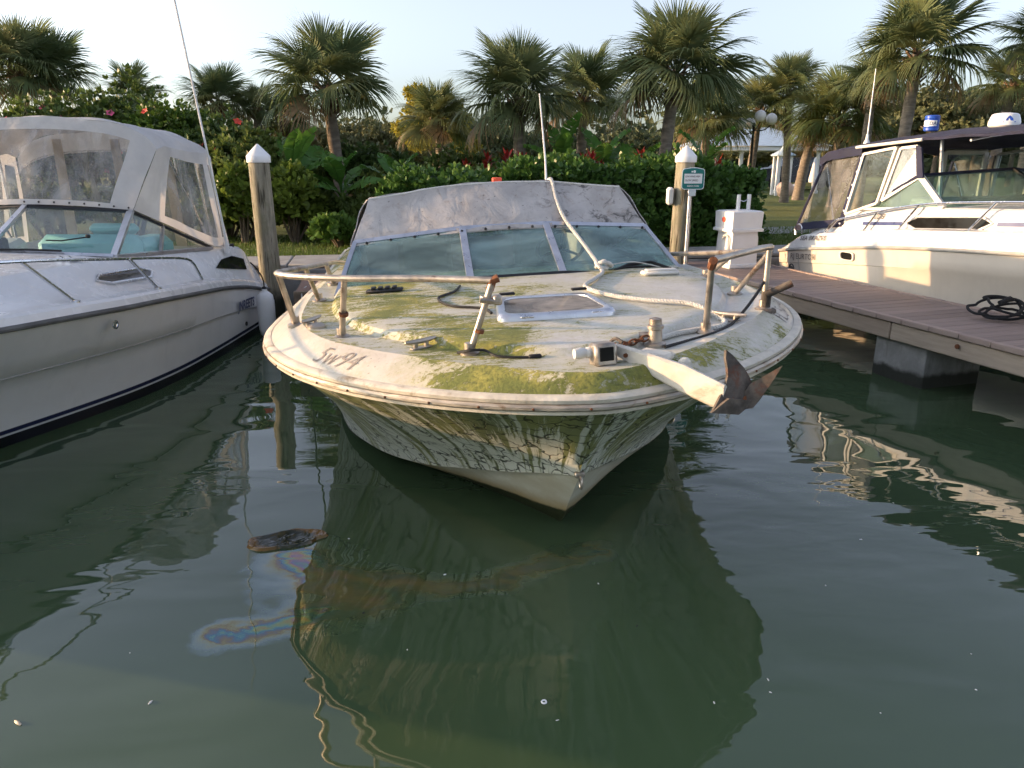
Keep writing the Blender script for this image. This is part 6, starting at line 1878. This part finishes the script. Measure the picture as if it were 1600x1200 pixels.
# red cordylines
def cordyline(label, loc, h, seed):
    rg = random.Random(seed); t = thing("red_cordyline", label, "plant", (loc[0], loc[1], GZ), (0, 0, 0), "red leaved plants behind the hedge")
    mb = MB(); st = MB()
    for k in range(3):
        b0 = Vector((rg.uniform(-.18, .18), rg.uniform(-.1, .1), 0)); tp = b0 + Vector((rg.uniform(-.1, .1), 0, h * rg.uniform(.62, .85)))
        st.tube([b0, tp], .015, 5)
        for i in range(17):
            a = i * 2.4; el = R(75 - i * 5.5); d = Vector((math.cos(a) * math.cos(el), math.sin(a) * math.cos(el), math.sin(el))); s = Vector((-math.sin(a), math.cos(a), 0)); L = .30 * rg.uniform(.8, 1.1)
            c = tp - Vector((0, 0, .012 * i))
            mb.add([c, c + d * L * .45 - s * .035, c + d * L * .45 + s * .035, c + d * L + Vector((0, 0, -.06))], [(0, 2, 1), (1, 2, 3)])
    mb.build("leaves", "red_leaf", t, None, False); st.build("stems", "branch", t)
for i, (u, v, Y, lab) in enumerate(((635, 262, 13.3, "red leaved plant left of the white stake"), (722, 238, 13.6, "red leaved plant right of the small golden palm"), (770, 228, 14.2, "orange red plant left of the dense middle palm"), (795, 222, 13.8, "red leaved plant at the foot of the dense middle palm"),
                                    (848, 240, 13.4, "red leaved plant left of the thin white antenna"), (925, 228, 13.4, "dark red plant between the antenna and the tall palm"), (945, 250, 13.2, "low dark red plant just above the hedge top"), (1018, 222, 13.6, "dark red plant left of the tall palm trunk"),
                                    (1128, 232, 13.6, "dark red plant right of the right mooring post"), (1142, 258, 13.4, "lowest red plant near the hedge's right end"), (858, 258, 13.2, "deep red plant right beside the antenna foot"))):
    p = at(u, v, Y); cordyline(lab, (p.x, p.y), p.z - GZ, 400 + i)
stake = thing("stake", "leaning white stake among the plants left of the hedge", "stake", (at(662, 270, 12.9).x, 12.9, GZ), (0, R(-4), 0))
mb = MB(); mb.box((0, 0, .55), (.07, .03, 1.22), None, .006); mb.build("board", "white_paint", stake); mb = MB(); mb.box((.06, 0, .78), (.05, .02, .04), None, .004); mb.build("tag", "white_paint", stake)

# loose crowned trees behind
def tree(name, label, loc, h, cr_, mat, seed, n=1500, leaf=.22, group="trees behind the garden", trunk=.45):
    rg = np.random.default_rng(seed); rr_ = random.Random(seed)
    t = thing(name, label, "tree", (loc[0], loc[1], GZ), (0, 0, 0), group)
    st = MB(); tips = []
    st.tube(cr([(0, 0, -.1), (rr_.uniform(-.2, .2), 0, h * .3), (rr_.uniform(-.3, .3), 0, h * .75)], 10), list(np.linspace(.035, .012, 10) * h), 8)
    for k in range(13):
        a = k * 2.4; z = h * (trunk + .5 * k / 13); r_ = cr_ * (1 - .5 * k / 13) * rr_.uniform(.55, 1)
        e = Vector((math.cos(a) * r_, math.sin(a) * r_, z + h * .10)); st.tube(cr([(0, 0, z - h * .1), Vector((0, 0, z - h * .05)).lerp(e, .5), e], 7), list(np.linspace(.012, .004, 7) * h), 5); tips.append(e)
    st.build("trunk", "branch", t)
    Cs = []
    for e in tips:
        m_ = n // len(tips); d = rg.normal(size=(m_, 3)); d /= np.linalg.norm(d, axis=1, keepdims=True)
        Cs.append(np.array(e) + d * (rg.uniform(.2, 1, m_) ** .5)[:, None] * np.array([cr_ * .42, cr_ * .42, h * .10]) * rr_.uniform(.7, 1.2))
    C = np.concatenate(Cs); Vf, Ff = rosettes(C, rg.normal(size=C.shape) + [0, 0, .5], leaf, 5, .9, False, rg)
    tag(put("crown", raw_mesh("crown", Vf, Ff, mat), t), kind="stuff")
TREES = [(680, 150, 24, 1.2, "yellow_leaf", .14, 1700, "yellow flowering tree behind the small golden palm"), (1475, 150, 34, 3.0, "far_leaf", .22, 1500, "loose brownish tree behind the tallest right palm's trunk"), (1410, 178, 38, 3.0, "far_leaf", .22, 1400, "far olive tree left of the tallest right palm's trunk"),
         (1540, 165, 36, 2.8, "far_leaf", .22, 1400, "far brownish tree right of the blue drum"), (1600, 150, 40, 3.2, "far_leaf", .22, 1300, "far tree at the right edge"), (1290, 205, 42, 3.0, "far_leaf", .22, 1300, "far dark tree behind the lawn"), (1215, 205, 48, 3.2, "far_leaf", .25, 1300, "far tree above the pavilion roof"),
         (1130, 210, 46, 3.2, "far_leaf", .25, 1300, "far tree behind the pavilion's left end"), (1010, 215, 40, 3.2, "far_leaf", .22, 1200, "far tree behind the tall middle palm"), (760, 205, 36, 3.0, "far_leaf", .22, 1200, "far tree left of the dense middle palm"), (590, 200, 32, 2.6, "far_leaf", .20, 1200, "far tree right of the broad open palm's trunk"), (480, 205, 30, 2.4, "far_leaf", .2, 1200, "far tree left of the broad open palm's trunk")]
for i, (u, v, Y, c_r, m, lf, n, lab) in enumerate(TREES):
    p = at(u, v, Y); tree("tree", lab, (p.x, p.y), p.z - GZ, c_r, m, 500 + i, n, lf)
# dark wood closing the far side of the park
n_ = 5200
C = np.stack([rng.uniform(-60, 75, n_), rng.uniform(62, 70, n_), np.abs(rng.normal(0, 1.0, n_)) ** .8 * 2.2], 1)
Vf, Ff = rosettes(C, rng.normal(size=C.shape) + [0, -.4, .6], .8, 5, .9, False)
tag(put("far_wood", raw_mesh("far_wood", Vf + [0, 0, GZ], Ff, "far_leaf")), "far strip of dark woodland closing the park", "woodland", None, "stuff")

# grass blades on the near strips of lawn
def grass(name, pts, hgt, lab):
    n = len(pts); a = rng.uniform(0, 6.28, n); w = .006; L = hgt * rng.uniform(.6, 1.3, n); ln = rng.uniform(.1, .6, n) * L
    d = np.stack([np.cos(a), np.sin(a), 0 * a], 1); s = np.stack([-np.sin(a), np.cos(a), 0 * a], 1) * w
    V_ = np.stack([pts - s, pts + s, pts + d * ln[:, None] + np.stack([0 * a, 0 * a, L], 1)], 1).reshape(-1, 3)
    o = put(name, raw_mesh(name, V_, np.arange(3 * n).reshape(-1, 3), "grass_leaf")); tag(o, lab, "grass", None, "stuff")
gp = []
for _ in range(30000):
    a, b = random.uniform(-5, 9.5), 1.04 + random.random() ** 1.3 * 3.2
    gp.append(q(a, b, LAND_Z))
gp = np.array(gp)
grass("grass", gp, .055, "short green grass strip between the pavement and the hedge")

# ------------------------------------------------------------------ lamp post, pavilion, car and other things in the park
lp = at(1172, 262, 21.0)
lamp = thing("lamp_post", "black park lamp post with a cluster of white globes", "street lamp", (lp.x, lp.y, GZ))
hz_ = at(1175, 192, 21.0).z - GZ
mb = MB(); mb.lathe([(.10, 0), (.10, .08), (.05, .2), (.04, .3), (.035, hz_ - .1), (.05, hz_ - .08), (.03, hz_)], (0, 0, 0), 12); mb.build("pole", "post_black", lamp)
gl = MB(); gl.lathe([(.03, -.15), (.08, -.135), (.13, -.08), (.15, 0), (.13, .075), (.08, .125), (.02, .15)], (0, 0, 0), 18); gl_me = gl.mesh("globe", "globe_white")
for k, (dx, dy, dz) in enumerate(((-.36, 0, -.02), (.46, 0, .10), (.06, -.30, .16), (.0, .34, .0))):
    mb = MB(); mb.tube(cr([(0, 0, hz_ - .2), (dx * .6, dy * .6, hz_ - .28 + dz), (dx, dy, hz_ - .15 + dz)], 10), .016, 6); mb.build("arm", "post_black", lamp)
    o = put("globe", gl_me, lamp); o.location = (dx, dy, hz_ + dz)
pa = at(1165, 262, 34.0)
pav = thing("pavilion", "white park pavilion with pale blue roof and slim columns beyond the lawn", "building", (pa.x, 34.0, GZ))
ph = at(1165, 236, 34).z - GZ
mb = MB(); mb.box((0, 0, ph + .08), (5.4, 4.4, .2), None, .03); mb.build("cornice", "white_paint", pav)
mb = MB(); b_ = [Vector((sx * 2.8, sy * 2.3, ph + .18)) for sx, sy in ((-1, -1), (1, -1), (1, 1), (-1, 1))]; t_ = [Vector((sx * .9, 0, ph + .98)) for sx in (-1, 1)]
mb.add(b_ + t_, [(0, 1, 5, 4), (1, 2, 5), (2, 3, 4, 5), (3, 0, 4), (3, 2, 1, 0)]); mb.build("roof", "roof_blue", pav, None, False)
for x in (-2.4, -.8, .8, 2.4):
    for y in (-1.9, 1.9):
        mb = MB(); mb.lathe([(.15, 0), (.15, .1), (.10, .14), (.085, ph - .12), (.13, ph - .06), (.13, ph)], (x, y, 0), 12); mb.build("column", "white_paint", pav)
kp_ = at(1222, 262, 30.0)
ki = thing("kiosk", "small white kiosk with pointed pale blue roof left of the straight palm", "kiosk", (kp_.x, 30, GZ)); kh = at(1222, 244, 30).z - GZ
mb = MB()
for sx in (-1, 1):
    for sy in (-1, 1): mb.box((sx * .24, sy * .24, kh / 2), (.10, .10, kh), None, .01)
mb.build("posts", "white_paint", ki); mb = MB(); mb.lathe([(.48, kh), (.5, kh + .05), (.2, kh + .2), (.08, kh + .32), (.02, kh + .5)], (0, 0, 0), 8); mb.build("roof", "roof_blue", ki, None, False)
# dark parked car
ca = at(1228, 276, 36.0)
car = thing("parked_car", "dark parked car under the palms beyond the lawn", "car", (ca.x + .6, 36, GZ))
prof_ = [(-2.1, .35), (-2.15, .75), (-1.9, .95), (-1.2, 1.02), (-.7, 1.45), (.7, 1.48), (1.3, 1.05), (2.0, .92), (2.15, .6), (2.1, .35)]
mb = MB(); mb.loft([[Vector((x, -.85 if abs(z) < 1.03 else -.68, z)) for x, z in prof_], [Vector((x, .85 if abs(z) < 1.03 else .68, z)) for x, z in prof_]], closev=True)
mb.add([Vector((x, -.85 if z < 1.03 else -.68, z)) for x, z in prof_], [tuple(range(10))]); mb.add([Vector((x, .85 if z < 1.03 else .68, z)) for x, z in prof_], [tuple(reversed(range(10)))]); mb.build("body", "car_paint", car)
mb = MB(); mb.slab([(-1.05, -.80, 1.04), (1.15, -.80, 1.06), (.65, -.69, 1.42), (-.65, -.69, 1.40)], .02); mb.build("side_window", "boat_glass", car)
for x in (-1.35, 1.35):
    for y in (-.82, .82):
        mb = MB(); mb.lathe([(.18, -.1), (.33, -.1), (.34, 0), (.33, .1), (.18, .1)], (x, y, .34), 16, Euler((R(90), 0, 0)).to_matrix()); mb.build("wheel", "rubber_black", car)
for u, v, Y, m, s, lab in ((1228, 279, 29.0, "pinkish_stone", .34, "rounded pinkish boulder on the lawn left of the straight palm's foot"), (1244, 279, 30.0, "white_paint", .26, "pale rounded boulder on the lawn right of the straight palm's foot")):
    p = at(u, v, Y); bo = thing("boulder", lab, "boulder", (p.x, Y, GZ)); rg = random.Random(int(u)); mb = MB()
    mb.loft([[Vector((s * math.sin(f) * math.cos(a) * (1 + .12 * math.sin(3 * a + f * 2)), s * math.sin(f) * math.sin(a), s * .75 - s * .95 * math.cos(f) * (1 + .08 * math.sin(4 * a)))) for a in np.linspace(0, 2 * math.pi, 15)[:-1]] for f in np.linspace(.05, 3.09, 9)], closev=True); mb.build("stone", m, bo)
um = at(1271, 275, 30); pu = thing("closed_parasol", "closed white parasol at the back of the lawn", "parasol", (um.x, 30, GZ)); uh = at(1271, 250, 30).z - GZ
mb = MB(); mb.lathe([(.16, .5), (.17, .6), (.12, uh * .7), (.05, uh), (.02, uh + .1)], (0, 0, 0), 12); mb.build("canopy", "white_paint", pu); mb = MB(); mb.tube([(0, 0, -.05), (0, 0, .7)], .03, 8); mb.build("pole", "white_paint", pu)
for i, (u, Y, c2) in enumerate(((1248, 26.5, .8),)):
    p = at(u, 292, Y); palm("palm_tree", "short leaning palm on the lawn right of the straight palm", (p.x, p.y), at(u, 215, Y).z - GZ, c2, "palm_gold", 90, 20, .16, 3, (.25, 0))

# ------------------------------------------------------------------ on the water: scum raft and floating specks
sw = thing("scum_patch", "frothy brown edged patch of scum floating left of the bow", "scum", (-1.24, 3.62, 0))
t = NT("scum")
co = t.coord("Object")
d_ = t.n("VectorMath", operation='LENGTH'); mp = t.coord("Object", (5.4, 9.0, 0)); t.set(d_.inputs[0], mp)
nz = t.noise(co, 16, 4, 0.6, 1.5)
rim = t.ramp(t.math('ADD', d_.outputs["Value"], t.math('MULTIPLY', nz, .4)), .95, 1.2)
c = t.mix(rim, (0.03, 0.035, 0.025), (0.16, 0.085, 0.025))
b = t.bsdf(c, 0.03, 0, 1.4); t.set(b.inputs["Normal"], t.bump(t.noise(co, 7, 2, 0.5, 2.5), 1.0, 0.010)); MATS["scum"] = t.done(b.outputs[0])
rows_ = []
for k, r_ in enumerate((.02, .25, .5, .75, .92, 1.0, 1.06)):
    rr3 = []
    for a in np.linspace(0, 2 * math.pi, 49)[:-1]:
        e = 1 + .10 * math.sin(2 * a + .6) + .06 * math.sin(5 * a) + .03 * math.sin(9 * a + 1)
        z = .006 + .006 * math.sin(a * 3 + r_ * 9) * (r_ < .9) + (.010 if .85 < r_ < 1.02 else 0)
        if r_ > 1.02: z = -.004
        rr3.append(Vector((.185 * r_ * e * math.cos(a), .10 * r_ * e * math.sin(a) + .035 * math.cos(a) * r_, z)))
    rows_.append(rr3)
MB().loft(rows_, closev=True).build("film", "scum", sw)
for i, (u, v, s_, m, lab) in enumerate(((850, 1097, .009, "white_paint", "tiny pale ring floating on the water in the lower middle"), (235, 1098, .011, "cream_plastic", "small pale seed pod floating at the lower left"), (28, 1130, .016, "beige_vinyl", "small brown leaf floating at the lower left corner"), (568, 958, .010, "rubber_black", "small dark twig floating in the oil film"),
                                        (935, 912, .006, "white_paint", "white speck floating under the bow"), (1345, 843, .007, "white_paint", "white speck floating right of the boat's reflection"), (1290, 915, .006, "white_paint", "white speck floating in the blue reflection"), (545, 842, .006, "white_paint", "white speck floating near the scum patch"),
                                        (995, 978, .006, "rubber_black", "dark speck floating below the bow"), (1525, 1078, .007, "white_paint", "white speck floating at the lower right"), (695, 898, .008, "white_paint", "white curl floating on the oil film"), (1200, 1062, .006, "cream_plastic", "pale speck floating right of the reflection's edge"))):
    d0 = at(u, v, 1.0) - Vector((0, 0, CAM_H)); k = -CAM_H / d0.z; p = d0 * k
    o = thing("floating_debris", lab, "debris", (p.x, p.y, 0), (0, 0, i * 1.3), "specks floating on the water")
    mb = MB()
    if i == 0: mb.tube([Vector((s_ * math.cos(a), s_ * math.sin(a), .001)) for a in np.linspace(0, 6.283, 15)[:-1]], s_ * .4, 6, closed=True)
    else: mb.lathe([(.1 * s_, -.3 * s_), (.6 * s_, -.1 * s_), (.7 * s_, .2 * s_), (.3 * s_, .5 * s_)], (0, 0, 0), 8); mb.v = [(x * (1.0 + (i % 3) * .6), y * .6, z) for x, y, z in mb.v]
    mb.build("piece", m, o)
sp = MB(); sp.lathe([(.0006, -.0015), (.003, -.0005), (.0035, .0012), (.0012, .0022)], (0, 0, 0), 7); sp_me = sp.mesh("speck", "cream_plastic")
rs = random.Random(5)
for i in range(12):
    x, y = rs.uniform(-1.9, 2.4), rs.uniform(1.9, 4.4)
    if -1.3 < x < 1.5 and y > 3.4: y -= 1.4
    o = put("floating_speck", sp_me); o.location = (x, y, 0.0); o.rotation_euler = (0, 0, rs.uniform(0, 6)); o.scale = (rs.uniform(.7, 2.2), rs.uniform(.6, 1.1), 1)
    tag(o, "tiny pale speck floating on the green water", "debris", "tiny specks on the water")
